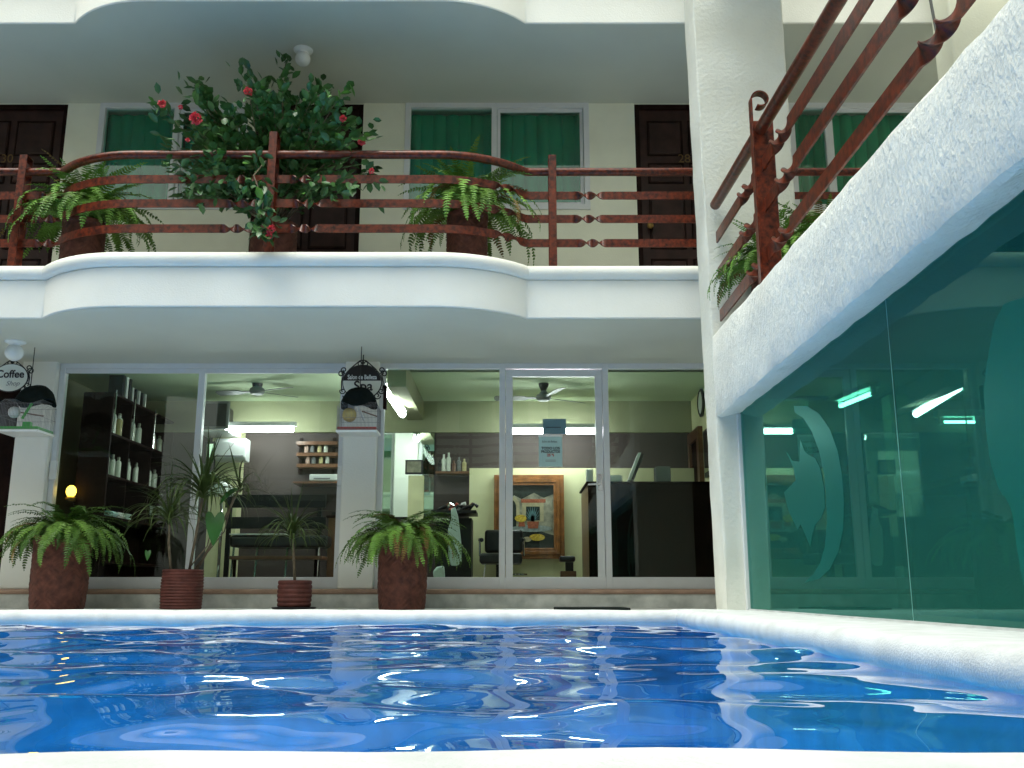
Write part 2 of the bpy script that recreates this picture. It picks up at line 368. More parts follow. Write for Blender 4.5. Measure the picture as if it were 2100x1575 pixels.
# ------------------------------------------------------------------ the main hotel building
H0 = thing('hotel_building', 'white and cream hotel wing with curved balconies behind the pool', 'building', (0, YF, DECK))
def plate(x0, x1, z0, z1, y0, y1): return MB().box((x0, y0, z0), (x1, y1, z1))
# upper wall with openings
upx = {'dl': (at(-95, 300, YF).x, at(131, 300, YF).x), 'w1': (at(196, 320, YF).x, at(503, 320, YF).x), 'dm': (at(522, 300, YF).x, at(743, 300, YF).x),
       'w2': (at(829, 320, YF).x, at(1209, 320, YF).x), 'dr': (at(1303, 300, YF).x, at(1303, 300, YF).x + 1.0), 'w3': (at(1622, 320, YF).x, at(1842, 320, YF).x + .35)}
WTOP, WBOT = at(0, 211, YF).z, at(0, 430, YF).z
DTOP = WTOP - 0.005
def wall_open(name, m, x0, x1, z0, z1, ya, yb, holes, parent):
    mb = MB(); cuts = sorted(holes); x = x0
    for hx0, hx1, hz0, hz1 in cuts:
        if hx0 > x: mb.box((x, ya, z0), (hx0, yb, z1))
        if hz1 < z1: mb.box((hx0, ya, hz1), (hx1, yb, z1))
        if hz0 > z0: mb.box((hx0, ya, z0), (hx1, yb, hz0))
        x = hx1
    if x < x1: mb.box((x, ya, z0), (x1, yb, z1))
    return mb.build(name, m, parent)
holes = [(*upx['dl'], FLOOR2, DTOP), (*upx['w1'], WBOT, WTOP), (*upx['dm'], FLOOR2, DTOP), (*upx['w2'], WBOT, WTOP), (*upx['dr'], FLOOR2, DTOP), (*upx['w3'], WBOT, WTOP)]
wall_open('upper_wall', 'cream_plaster', XA, XZ, FLOOR2 - 0.02, SOFFIT3 + 0.02, YF, YF + 0.16, holes, H0)
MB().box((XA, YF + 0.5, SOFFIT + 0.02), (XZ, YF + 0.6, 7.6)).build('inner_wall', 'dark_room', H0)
MB().box((XA, YF, SOFFIT3 + 0.2), (XZ, YF + 0.16, 7.6)).build('top_wall', 'cream_plaster', H0)  # unseen storey, with the roof, carried up to block light into the courtyard
MB().box((XA, YF - 1.2, 7.6), (XZ, 11.5, 7.8)).build('roof', 'white_plaster', H0)
def level(z_s, z_cap, parent, nm):
    fp = plan()
    prof = [(0, z_s), (0.0, z_cap - 0.125), (0.012, z_cap - 0.118), (0.04, z_cap - 0.105)] 
    body = sweep(fp, [(-0.16, z_s + 0.001), (0.0, z_s), (0.0, z_cap - 0.11), (-0.16, z_cap - 0.11)]).build(nm + '_fascia', 'white_plaster', parent, smooth='auto', bevel=0.012)
    cp = []
    for k in range(9):
        a = R(-90 + 180 * k / 8); cp.append((0.008 + 0.042 * max(0, math.cos(a)), z_cap - 0.055 + 0.055 * math.sin(a)))
    sweep(fp, cp + [(-0.18, z_cap - 0.004), (-0.18, z_cap - 0.11)]).build('parapet_cap', 'white_plaster', body, smooth='auto')
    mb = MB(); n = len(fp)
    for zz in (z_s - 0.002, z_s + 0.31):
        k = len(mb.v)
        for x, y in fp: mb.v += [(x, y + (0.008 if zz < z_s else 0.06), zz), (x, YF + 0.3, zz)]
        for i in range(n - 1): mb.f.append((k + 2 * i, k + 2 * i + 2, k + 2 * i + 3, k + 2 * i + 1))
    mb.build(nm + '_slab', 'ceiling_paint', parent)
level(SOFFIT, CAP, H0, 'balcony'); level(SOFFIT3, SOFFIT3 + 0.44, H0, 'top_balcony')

def window(x0, x1, z0, z1, y, parent, split=0.5, seed=1):
    f = MB(); t = 0.055
    f.ring(x0, x1, z0, z1, y - 0.012, y + 0.07, t, t, t, t)
    xm = x0 + (x1 - x0) * split
    f.box((xm - 0.026, y - 0.006, z0 + 0.01), (xm + 0.026, y + 0.06, z1 - 0.01))
    win = f.build('window', 'aluminium_white', parent, bevel=0.004)
    s = MB(); yy = y + 0.022
    for a, b_ in ((xm + 0.03, x1 - t - 0.004),):
        s.ring(a, b_, z0 + t, z1 - t, yy, yy + .02, .03, .03, .03, .035)
    s.build('sliding_sash', 'aluminium_white', win)
    for a, b_ in ((x0 + t - 0.01, xm), (xm, x1 - t + 0.01)):
        MB().box((a, y + 0.03, z0 + 0.03), (b_, y + 0.036, z1 - 0.03)).build('pane', 'window_glass', win)
    rs = random.Random(seed)
    for a, b_ in ((x0 + 0.02, xm + 0.03), (xm + 0.05, x1 - 0.02)):
        mb = MB(); n = 150; nz = 7; npl = (b_ - a) / 0.125; ph = rs.uniform(0, 6)
        for j in range(nz):
            z = z0 + (z1 - 0.06 - z0) * j / (nz - 1); q = j / (nz - 1)
            for i_ in range(n + 1):
                u = i_ / n; pl = abs(math.sin(math.pi * (u * npl) + 0.10 * math.sin(q * 3 + ph))) ** 0.55
                d = 0.045 * (1 - pl) * (0.55 + 0.45 * (1 - q)) + 0.008 * math.sin(u * 31 + q * 2 + ph)
                mb.v.append((a + (b_ - a) * u, y + 0.13 + d, z))
        for j in range(nz - 1):
            for i_ in range(n): k = j * (n + 1) + i_; mb.f.append((k, k + 1, k + n + 2, k + n + 1))
        mb.build('curtain', 'curtain_green', win, smooth=True)
    return win
window(*upx['w1'], WBOT, WTOP, YF, H0, 0.52, 1); window(*upx['w2'], WBOT, WTOP, YF, H0, 0.485, 2); window(*upx['w3'], WBOT, WTOP, YF, H0, 0.27, 3)

def door(x0, x1, z0, z1, y, parent, num=None, knob=None):
    d = MB().box((x0, y + 0.05, z0), (x1, y + 0.10, z1)).build('door', 'door_wood', parent)
    fr = MB(); t = 0.05
    fr.box((x0, y + 0.02, z0), (x0 + t, y + 0.13, z1)); fr.box((x1 - t, y + 0.02, z0), (x1, y + 0.13, z1)); fr.box((x0 + t, y + 0.02, z1 - t), (x1 - t, y + 0.131, z1))
    fr.build('door_frame', 'dark_wood', d, bevel=0.004)
    w_ = x1 - x0 - 2 * t; h = z1 - z0 - t
    for cx in (0, 1):
        a = x0 + t + w_ * (0.10 + 0.45 * cx); b_ = a + w_ * 0.35
        for q0, q1 in ((0.07, 0.30), (0.36, 0.60), (0.66, 0.74), (0.79, 0.94)):
            MB().box((a, y + 0.034, z0 + h * q0), (b_, y + 0.052, z0 + h * q1)).build('panel', 'door_wood', d, bevel=0.012, seg=1)
            MB().ring(a - 0.018, b_ + 0.018, z0 + h * q0 - 0.018, z0 + h * q1 + 0.018, y + 0.041, y + 0.0505, .012, .012, .012, .012).build('moulding', 'dark_wood', d)
    if num: text_part(num, 0.125, ((x0 + x1) / 2 - 0.02, y + 0.030, z0 + h * 0.765 + 0.0), 'aged_brass', d)
    kx = x0 + t + 0.07 if knob == 'l' else x1 - t - 0.07
    k = MB().lathe([(0.012, 0), (0.012, 0.03), (0.03, 0.045), (0.033, 0.06), (0.024, 0.075), (0.002, 0.08)], n=14)
    k = k.build('knob', 'brass', d, local=True, smooth=True); k.rotation_euler = (R(90), 0, 0); k.location = Vector((kx, y + 0.05, z0 + h * 0.45)) - Vector((0, YF, DECK))
    return d
door(*upx['dl'], FLOOR2, DTOP, YF, H0, '30', 'l'); door(*upx['dm'], FLOOR2, DTOP, YF, H0, None, 'l'); door(*upx['dr'], FLOOR2, DTOP, YF, H0, '28', 'l')

# ground floor: piers, plinth, header
SILL = at(0, 1208, YG).z
px = lambda x, y, D=YG: at(x, y, D).x
PA = (px(30, 1000), px(101, 1000)); PB = (px(703, 1000) + 0.0, px(773, 1000))
MB().box((PA[0], YG - 0.10, SILL), (PA[1], YG + 0.15, SOFFIT + 0.01)).build('pier', 'white_plaster', H0, bevel=0.012)
MB().box((PB[0], YG - 0.10, SILL), (PB[1], YG + 0.15, SOFFIT + 0.01)).build('pier', 'white_plaster', H0, bevel=0.012)
pl = MB().box((XA, YG - 0.15, DECK - 0.01), (3.0, YG + 0.2, SILL - 0.045)).build('plinth', 'marble', H0)
sm = MB(); prof = [(-0.3, SILL - 0.045)] + [(0.15 + 0.022 * math.cos(R(-90 + 22.5 * k)), SILL - 0.0225 + 0.0225 * math.sin(R(-90 + 22.5 * k))) for k in range(9)] + [(-0.3, SILL)]
sweep([(XA, YG), (3.0, YG)], prof).build('sill_moulding', 'sill_terracotta', pl, smooth='auto')
MB().box((XA, YG - 0.02, SILL), (PA[0] - 0.9, YG + 0.15, SOFFIT - 0.003)).build('ground_wall', 'white_plaster', H0)
MB().box((2.10, YG + 0.07, DECK), (XZ, YG + 0.25, SOFFIT)).build('ground_wall', 'white_plaster', H0)
cd = MB().box((PA[0] - 0.9, YG + 0.10, SILL), (PA[0], YG + 0.14, SOFFIT)).build('dark_doorway_panel', 'dark_wood', H0)  # dark panel standing in for the unlit inside of the open doorway
# shopfront frames
HEAD = at(0, 757, YG).z
def frame_run(x0, x1, z0, z1, parent, name='shopfront', t=0.05, bot=0.105, m='aluminium_white', y=YG):
    f = MB().ring(x0, x1, z0, z1 + t, y - .03, y + .05, t, t, bot, t)
    return f.build(name, m, parent, bevel=0.004)
def pane(x0, x1, z0, z1, parent, y=YG, m='clear_glass'): return MB().box((x0, y + 0.004, z0), (x1, y + 0.012, z1)).build('pane', m, parent)
x0, x1 = PA[1], PB[0]
s1 = frame_run(x0, x1, SILL, HEAD, H0)
xm = px(403, 950)
MB().box((xm - 0.03, YG - 0.022, SILL + 0.106), (xm + 0.03, YG + 0.045, HEAD - 0.001)).build('mullion', 'aluminium_white', s1, bevel=0.004)
MB().box((x0 + 0.051, YG - 0.02, HEAD - 0.045), (x1 - 0.051, YG - 0.004, HEAD - 0.001)).build('top_rail', 'aluminium_white', s1, bevel=0.003)
pane(x0 + 0.04, xm, SILL + 0.09, HEAD + 0.01, s1); pane(xm, x1 - 0.04, SILL + 0.09, HEAD + 0.01, s1)
MB().box((x0 + 0.005, YG - 0.05, at(0, 985, YG).z), (x0 + 0.075, YG - 0.0325, at(0, 946, YG).z)).build('lock_plate', 'white_plastic', s1, bevel=0.006)
MB().box((x1 - 0.045, YG - 0.05, at(0, 997, YG).z), (x1 + 0.012, YG - 0.0325, at(0, 957, YG).z)).build('lock_plate', 'white_plastic', s1, bevel=0.006)
x0, x1 = PB[1], 2.45
s2 = frame_run(x0, x1, SILL, HEAD, H0)
dx0, dx1 = px(1030, 1000), px(1245, 1000)
pane(x0 + 0.04, dx0, SILL + 0.09, HEAD + 0.01, s2); pane(dx1, x1 - 0.03, SILL + 0.09, HEAD + 0.01, s2)
for a in (dx0, dx1): MB().box((a - 0.028, YG - 0.036, SILL), (a + 0.028, YG + 0.056, HEAD + 0.048)).build('mullion', 'aluminium_white', s2, bevel=0.004)
a, b_ = dx0 + 0.032, dx1 - 0.032; zt = HEAD - 0.012; t = 0.065
f = MB().ring(a, b_, SILL + .006, zt, YG - .026, YG + .02, t, t, .1, t)
gd = f.build('glass_door', 'aluminium_white', H0, bevel=0.004)
pane(a + t - 0.01, b_ - t + 0.01, SILL + 0.09, zt - t + 0.01, gd)
hz = at(0, 990, YG).z
hd = MB(); hd.box((b_ - 0.055, YG - 0.04, hz - 0.075), (b_ - 0.015, YG - 0.0265, hz + 0.075)); hd.tube([(b_ - 0.035, YG - 0.035, hz - 0.02), (b_ - 0.035, YG - 0.075, hz - 0.02), (b_ - 0.15, YG - 0.08, hz - 0.025)], 0.010)
hd.build('door_handle', 'chrome', gd, smooth='auto')

# ------------------------------------------------------------------ balcony railing
def offset_path(dy, x0, x1, step=0.03):
    P = plan(dy); out = []
    L = [0]
    for i in range(1, len(P)): L.append(L[-1] + math.dist(P[i], P[i - 1]))
    n = int(L[-1] / step)
    for k in range(n + 1):
        s = L[-1] * k / n; j = max(0, min(len(L) - 2, int(np.searchsorted(L, s)) - 1)); u = (s - L[j]) / max(1e-6, L[j + 1] - L[j])
        x = P[j][0] + (P[j + 1][0] - P[j][0]) * u
        if x0 <= x <= x1: out.append((x, P[j][1] + (P[j + 1][1] - P[j][1]) * u))
    return out
def twist_bar(path3, twists, hgt=0.062, thk=0.010, tl=0.20, nrm=None):
    """flat bar along path3 (list of (point, s)); it makes a full turn round its own axis at each s in twists"""
    mb = MB(); n = len(path3)
    for i in range(n):
        p, s = path3[i]; t = (path3[min(i + 1, n - 1)][0] - path3[max(i - 1, 0)][0]).normalized()
        up = Vector((0, 0, 1)); up = (up - t * up.dot(t)).normalized(); sd_ = t.cross(up)
        ang = 0.0
        for c_ in twists:
            u = (s - (c_ - tl / 2)) / tl; u = max(0.0, min(1.0, u)); ang += 2 * math.pi * (u * u * (3 - 2 * u) * 0.4 + u * 0.6)
        U = up * math.cos(ang) + sd_ * math.sin(ang); S = -up * math.sin(ang) + sd_ * math.cos(ang)
        for a_, b__ in ((-1, -1), (1, -1), (1, 1), (-1, 1)): mb.v.append(tuple(p + U * (a_ * hgt / 2) + S * (b__ * thk / 2)))
    for i in range(n - 1):
        for j in range(4): mb.f.append((i * 4 + j, i * 4 + (j + 1) % 4, i * 4 + 4 + (j + 1) % 4, i * 4 + 4 + j))
    mb.f.append((0, 1, 2, 3)); mb.f.append(tuple(n * 4 - 4 + j for j in range(4))[::-1])
    return mb
def dense(pts2, z, twx, tl=0.2):
    """resample finely near the twists; s is the x coordinate along the run"""
    out = []
    for i in range(len(pts2) - 1):
        (xa, ya), (xb, yb) = pts2[i], pts2[i + 1]; near = any(abs((xa + xb) / 2 - t_) < tl * 0.75 for t_ in twx); m = 5 if near else 1
        for k in range(m):
            u = k / m; out.append((Vector((xa + (xb - xa) * u, ya + (yb - ya) * u, z)), xa + (xb - xa) * u))
    x_, y_ = pts2[-1]; out.append((Vector((x_, y_, z)), x_)); return out
RB = thing('balcony_railing', 'rust red wrought iron railing with twisted bars along the curved balcony', 'railing', (-2, YS + 0.08, CAP))
rp = offset_path(0.085, XA + 0.1, 1.9)
MB().tube([(x, y, 3.40) for x, y in rp], 0.034, 12).build('handrail', 'rust_metal', RB, smooth='auto')
TX = [-5.6, px(60, 480, 7.35) + 0.16, px(487, 440, 7.0), px(624, 440, 7.0), px(1040, 440, 7.2), px(1209, 450, 7.33)]
for z in (3.19, 2.985, 2.775):
    rr = random.Random(int(z * 1000)); tw = [t_ + rr.uniform(-0.02, 0.02) for t_ in TX]
    twist_bar(dense(rp, z, tw, .26), tw, hgt=0.068, tl=0.24).build('twisted_bar', 'rust_metal', RB, smooth='auto')
def post(x, y, z0, z1, parent, w_=0.064, d_=0.11, m='rust_metal'):
    mb = MB(); mb.box((x - w_ / 2, y - d_ / 2, z0), (x + w_ / 2, y - d_ / 2 + 0.009, z1)); mb.box((x - w_ / 2, y + d_ / 2 - 0.009, z0), (x + w_ / 2, y + d_ / 2, z1)); mb.box((x - w_ / 2, y - d_ / 2 + 0.0091, z1 - 0.012), (x + w_ / 2, y + d_ / 2 - 0.0091, z1 - 0.001))
    return mb.build('post', m, parent, bevel=0.002, seg=1)
for xx, yy in ((px(42, 430, 7.33), YS + 0.085), (px(556, 400, 7.0), YB + 0.085), (px(1133, 430, 7.33), YS + 0.085), (-5.8, YS + 0.085)):
    post(xx, yy, CAP - 0.01, 3.575 if yy < 7.1 else 3.53, RB)
# the part of the same balcony that shows beyond the pillar
RB2 = thing('balcony_railing', 'short run of rust red railing seen behind the white pillar', 'railing', (3.2, YS + 0.08, CAP))
rp2 = [(x, YS + 0.085) for x in np.arange(2.05, 6.3, 0.05)]
MB().tube([(x, y, 3.40) for x, y in rp2], 0.034, 12).build('handrail', 'rust_metal', RB2, smooth='auto')
for z in (3.19, 2.985, 2.775): twist_bar(dense(rp2, z, [4.2]), [4.2]).build('twisted_bar', 'rust_metal', RB2, smooth='auto')
post(4.6, YS + 0.085, CAP - 0.01, 3.53, RB2)

# ------------------------------------------------------------------ the opposite wing behind the camera (seen in the glass)
H1 = copy_tree(H0); H1['label'] = 'facing hotel wing seen only as a reflection in the shop glass'
for o in list(H1.children):
    if o.name.split('.')[0] in ('shopfront', 'glass_door', 'dark_doorway_panel', 'inner_wall'):
        for q in list(o.children): bpy.data.objects.remove(q)
        bpy.data.objects.remove(o)
MIR = lambda v: Vector((-v.x - 0.6, 3.65 - v.y, v.z))
H1.location = MIR(H0.location); H1.rotation_euler = (0, 0, math.pi)
def opp_wall(nm, x0, x1, ya, yb, z0, z1, m):
    o = MB().box((x0, ya, z0), (x1, yb, z1)).build(nm, m, H1, local=True)
    o.matrix_parent_inverse = (Matrix.Translation(H1.location) @ Matrix.Rotation(math.pi, 4, 'Z')).inverted()
opp_wall('ground_wall', -7, 9, 3.65 - YG - 0.2, 3.65 - YG, DECK, SOFFIT, 'room_brown'); opp_wall('inner_wall', -7, 9, 3.65 - YF - .7, 3.65 - YF - .5, SOFFIT, 7.6, 'dark_room')
R1 = copy_tree(RB); R1['label'] = 'rust red railing of the facing wing, seen only as a reflection'; R1.location = MIR(RB.location); R1.rotation_euler = (0, 0, math.pi)

LW = thing('unseen_side_wing', 'unseen dark wing added to keep bright sky out of the shop glass reflections', 'building', (-9.2, 2, DECK))  # unseen wing, added dark so the shop glass mirrors no bright sky
MB().box((-9.4, -7, DECK), (-9.1, 7.2, SOFFIT)).build('ground_wall', 'room_brown', LW); MB().box((-9.4, -7, SOFFIT), (-9.1, 7.2, 7.6)).build('upper_wall', 'room_brown', LW)

# ------------------------------------------------------------------ right wing: pillar, wall beam, tinted glass
XW, XG = 1.405, 1.565
RW = thing('terrace_wing', 'rough white plaster wing with pillar and thick wall beam over tinted glass', 'building', (XW + 0.3, 4, DECK))
def rough_block(name, m, sections, parent, along, jit=0.006, seed=3, cuts=3):
    """loft of closed sections (lists of 3d points, same count); edges wander as hand trowelled plaster does"""
    rs = random.Random(seed); mb = MB(); n = len(sections); k = len(sections[0])
    for s in sections:
        for p in s: mb.v.append((p[0] + rs.gauss(0, jit) * along[0], p[1] + rs.gauss(0, jit) * along[1], p[2] + rs.gauss(0, jit) * along[2]))
    for i in range(n - 1):
        for j in range(k): a, b_ = i * k + j, i * k + (j + 1) % k; mb.f.append((a, b_, b_ + k, a + k))
    mb.f.append(tuple(range(k))); mb.f.append(tuple((n - 1) * k + j for j in range(k))[::-1])
    return mb.build(name, m, parent, smooth='auto', bevel=0)
def round_rect(x0, x1, y0, y1, r, n=4):
    out = []
    for cx, cy, a0 in ((x1 - r, y1 - r, 0), (x0 + r, y1 - r, 90), (x0 + r, y0 + r, 180), (x1 - r, y0 + r, 270)):
        for k in range(n + 1): a = R(a0 + 90 * k / n); out.append((cx + r * math.cos(a), cy + r * math.sin(a)))
    return out
secs = []
for i in range(61):
    z = DECK - 0.02 + (7.0 - DECK) * i / 60; q = 0.0
    xl = XW + 0.012 - 0.010 * min(z, 4.5)
    secs.append([(x, y, z) for x, y in round_rect(xl, 2.05, 6.44, 6.78, 0.016)])
rough_block('pillar', 'pillar_plaster', secs, RW, (1, 1, 0), 0.0022, 5)
BB = 1.165
secs = []
for i in range(91):
    y = 6.46 - 10.3 * i / 90
    top = 1.655 + 0.0275 * (y - 2.45); top = max(top, 1.58)
    r = 0.035
    sec = [(XG + 0.06, y, BB + 0.045), (XG - 0.01, y, BB + 0.03), (XW + r, y, BB + 0.004), (XW + r * .3, y, BB + r * .35), (XW, y, BB + r * 1.2), (XW, y, BB + 0.2), (XW, y, BB + 0.35), (XW, y, top - r), (XW + r * .3, y, top - r * .3), (XW + r, y, top), (XW + 0.10, y, top + .002), (XW + 0.19, y, top - 0.006), (XW + 0.2, y, top - 0.12)]
    secs.append(sec)
rough_block('wall_beam', 'rough_plaster', secs, RW, (1, 0, 1), 0.0028, 8)
MB().box((XW + 0.10, -3.6, 1.42), (6.5, 6.44, 1.60)).build('terrace_floor', 'deck_paint', RW)
MB().box((XW + 0.05, -3.6, SOFFIT3), (6.5, 6.40, SOFFIT3 + 0.4)).build('upper_slab', 'white_plaster', RW)
px2 = at(1932, 80, 6.9).x; MB().box((px2, 6.75, 1.6), (px2 + 0.55, 7.05, 7.0)).build('rear_pillar', 'cream_plaster', RW, bevel=0.02)
MB().tube([at(1925, 90, 6.72), at(1908, 0, 6.72), at(1890, -120, 6.72)], 0.012, 8).build('downpipe', 'grey_lead', RW)
# dining room behind the tinted glass
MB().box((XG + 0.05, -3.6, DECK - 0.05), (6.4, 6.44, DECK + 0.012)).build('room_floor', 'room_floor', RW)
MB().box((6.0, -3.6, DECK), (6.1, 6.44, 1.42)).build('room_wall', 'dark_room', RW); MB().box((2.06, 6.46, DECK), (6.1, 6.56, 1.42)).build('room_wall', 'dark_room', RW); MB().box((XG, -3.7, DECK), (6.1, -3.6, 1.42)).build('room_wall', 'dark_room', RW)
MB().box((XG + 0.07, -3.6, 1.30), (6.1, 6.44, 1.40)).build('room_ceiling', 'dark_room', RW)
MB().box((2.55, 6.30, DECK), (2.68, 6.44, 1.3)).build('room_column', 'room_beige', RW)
GW = thing('tinted_glass_wall', 'dark teal tinted glass wall under the white plaster beam', 'glass wall', (XG, 4, -0.12))
yj = [6.42]
for pxx, pyy in ((1850, 1000),):
    c_ = F * XG / (pxx - 1050); k_ = (787.5 - pyy) / F; yj.append(c_ * (CP - k_ * SP))
yj += [yj[-1] - (yj[0] - yj[1]), -1.2, -3.4]; yj = sorted(yj, reverse=True)
def pane_x(y0, y1, z0, z1, parent, nm='pane', m='teal_glass', x=XG, th=0.008): return MB().box((x, y0, z0), (x + th, y1, z1)).build(nm, m, parent)
panes = [pane_x(yj[i] - 0.002, yj[i + 1] + 0.002, -0.122, 1.22, GW) for i in range(len(yj) - 1)]
fr = MB(); fr.box((XG - 0.022, 6.405, -0.12), (XG + 0.03, 6.445, 1.19)); fr.build('jamb', 'aluminium_white', GW, bevel=0.003)
for y_ in yj[1:-1]: MB().box((XG - 0.0012, y_ - 0.0019, -0.12), (XG + 0.0092, y_ + 0.0019, 1.2)).build('joint', 'joint_seal', GW)
MB().box((XG - 0.012, -3.4, -0.121), (XG + 0.02, 6.40, -0.112)).build('sealant_bead', 'coping_paint', GW)
# frosted decals on the glass: points given as seen, set in the glass plane
def on_glass(pxx, pyy, X=XG - 0.0015):
    c_ = F * X / (pxx - 1050); k_ = (787.5 - pyy) / F; return (c_ * (CP - k_ * SP), c_ * (k_ * CP + SP))
def decal(pts, parent):
    poly = [on_glass(*p) for p in pts]
    mb = MB(); n = len(poly)
    mb.v = [(XG - 0.0022, a_, b__) for a_, b__ in poly] + [(XG - 0.0008, a_, b__) for a_, b__ in poly]
    mb.f = [tuple(range(n)), tuple(range(n, 2 * n))[::-1]] + [(i, (i + 1) % n, n + (i + 1) % n, n + i) for i in range(n)]
    return mb.build('decal', 'decal_film', parent)
outer = [(1628, 832), (1655, 833), (1680, 848), (1702, 880), (1718, 925), (1727, 975), (1731, 1030), (1729, 1085), (1720, 1130), (1703, 1165), (1680, 1187), (1650, 1195)]
inner = [(1668, 1178), (1682, 1155), (1692, 1120), (1696, 1070), (1695, 1020), (1690, 970), (1680, 925), (1665, 885), (1648, 858), (1630, 846)]
decal(outer + inner, panes[0])
decal([(1612, 925), (1625, 945), (1640, 947), (1641, 900), (1650, 925), (1658, 933), (1672, 940), (1682, 960), (1690, 1000), (1692, 1040), (1684, 1062), (1672, 1075), (1666, 1095), (1662, 1122), (1652, 1098), (1642, 1075), (1636, 1085), (1618, 1050), (1608, 1010), (1632, 985), (1628, 960)], panes[0])
big = [(2180, 500), (2100, 610), (2060, 622), (2040, 660), (2028, 720), (2018, 800), (2022, 880), (2032, 950), (2048, 1000), (2068, 1030), (2078, 1060), (2085, 1120), (2095, 1180), (2110, 1240), (2180, 1250)]
decal(big, panes[1])
# terrace railing
def tz(y): return 1.655 + 0.0275 * (y - 2.45)
TR = thing('terrace_railing', 'rust red iron railing with twisted bars on top of the plaster beam', 'railing', (XW + 0.07, 4, tz(4)))
XT = XW + 0.055
def prail(pts, X=XT):
    out = []
    for pxx, pyy in pts:
        c_ = F * X / (pxx - 1050); k_ = (787.5 - pyy) / F; out.append((c_ * (CP - k_ * SP), c_ * (k_ * CP + SP)))
    return out
(ya, za), (yb, zb) = prail([(1468, 418), (1719, 0)]); sl = (za - zb) / (ya - yb)
ya = 6.40
MB().tube([(XT, y, zb + sl * (y - yb)) for y in np.linspace(ya, -3, 40)], 0.038, 12).build('handrail', 'rust_metal', TR, smooth='auto')
def tbar(pp, tws):
    (y1, z1), (y2, z2) = prail(pp); s_ = (z1 - z2) / (y1 - y2)
    ysn = list(np.arange(6.40, -3.0, -0.05)); path = []
    for i in range(len(ysn) - 1):
        near = any(abs(ysn[i] - t_) < 0.2 for t_ in tws); m = 5 if near else 1
        for k in range(m): y = ysn[i] - 0.05 * k / m; path.append((Vector((XT, y, z2 + s_ * (y - y2))), y))
    twist_bar([(p, -s) for p, s in path], [-t_ for t_ in tws], hgt=0.082, thk=0.012, tl=0.30).build('twisted_bar', 'rust_metal', TR, smooth='auto')
ty = lambda x, y: prail([(x, y)])[0][0]
tbar([(1481, 470), (1777, 0)], [ty(1530, 388), ty(1600, 280), 2.6])
tbar([(1483, 548), (1858, 0)], [ty(1535, 470), ty(1612, 368), ty(1880, -20)])
tbar([(1490, 632), (1885, 120)], [ty(1550, 545), ty(1605, 475), ty(1925, 55)])
yp = ty(1566, 400); zt_ = tz(yp); 
def tpost(y, z1, parent):
    mb = MB(); w_, d_ = 0.06, 0.125; x = XT + 0.012
    mb.box((x - d_ / 2, y - w_ / 2, tz(y) - 0.02), (x - d_ / 2 + 0.009, y + w_ / 2, z1)); mb.box((x - d_ / 2 + 0.0091, y - w_ / 2 + 0.004, tz(y) - 0.02), (x + d_ / 2, y - w_ / 2 + 0.012, z1 - 0.14))
    p = mb.build('post', 'rust_metal', parent, bevel=0.002, seg=1)
    rb = MB(); n = 22; r0 = 0.052; cx, cz = x - d_ / 2 + r0 + 0.0045, z1
    for i in range(n + 1):
        a_ = math.pi - 1.65 * math.pi * i / n; rr_ = r0 * (1 - 0.18 * i / n)
        for q, yy in ((rr_ + 0.0045, -w_ / 2), (rr_ + 0.0045, w_ / 2), (rr_ - 0.0045, w_ / 2), (rr_ - 0.0045, -w_ / 2)): rb.v.append((cx + q * math.cos(a_), y + yy, cz + q * math.sin(a_)))
    for i in range(n):
        for j in range(4): rb.f.append((i * 4 + j, i * 4 + (j + 1) % 4, i * 4 + 4 + (j + 1) % 4, i * 4 + 4 + j))
    rb.build('curled_top', 'rust_metal', p, smooth='auto')
tpost(yp, prail([(1552, 205)])[0][1] - 0.02, TR); tpost(yp - 2.9, prail([(1552, 205)])[0][1] - 0.1, TR)

# ------------------------------------------------------------------ plants
def frond_mesh(L, th0, th1, seed, m, wl=0.046, pairs=28):
    rs = random.Random(seed); mb = MB(); n = 26; x = z = 0.0; pts = []; side = rs.uniform(-0.25, 0.25)
    for i in range(n + 1):
        s = i / n; th = th0 + (th1 - th0) * (s ** 0.95); pts.append(Vector((x, side * L * s * s * 0.6, z)))
        x += math.cos(th) * L / n; z += math.sin(th) * L / n
    mb.tube(pts, [0.0028 * (1 - 0.8 * i / n) for i in range(n + 1)], 3, cap=False)
    for k in range(pairs):
        s = 0.10 + 0.90 * k / (pairs - 1); q = s * n; i = min(n - 1, int(q)); p = pts[i].lerp(pts[i + 1], q - i); t = (pts[i + 1] - pts[i]).normalized()
        ln = wl * (math.sin(math.pi * min(1, (s * 0.93 + 0.07)) ** 0.75) ** 0.7 * 0.95 + 0.08) * rs.uniform(0.85, 1.15); hw = L / pairs * 0.5
        sv = Vector((0, 1, 0)); sv = (sv - t * sv.dot(t)).normalized(); up = t.cross(sv)
        for sg in (-1, 1):
            d = (sv * sg + t * 0.35 + up * rs.uniform(-0.35, 0.15) * 1.0).normalized(); e = p + d * ln
            a_ = p - t * hw * 0.5; b__ = p + t * hw * 0.7; mid = p + d * ln * 0.55
            mb.add([a_, mid - t * hw * 0.75 + up * 0.003, e, mid + t * hw * 0.6 + up * 0.003, b__], [(0, 1, 2), (0, 2, 3), (0, 3, 4)])
    return mesh_only(mb, 'frond', m)
FR = {}
for key, m in (('mid', 'fern_green'), ('dark', 'fern_dark'), ('light', 'fern_light'), ('brown', 'fern_brown')):
    FR[key] = [frond_mesh(0.5, R(a0), R(a1), sd_, m) for sd_, (a0, a1) in enumerate(((86, 15), (80, -35), (76, -80), (68, -100), (58, -95), (78, -95), (42, -92)))]
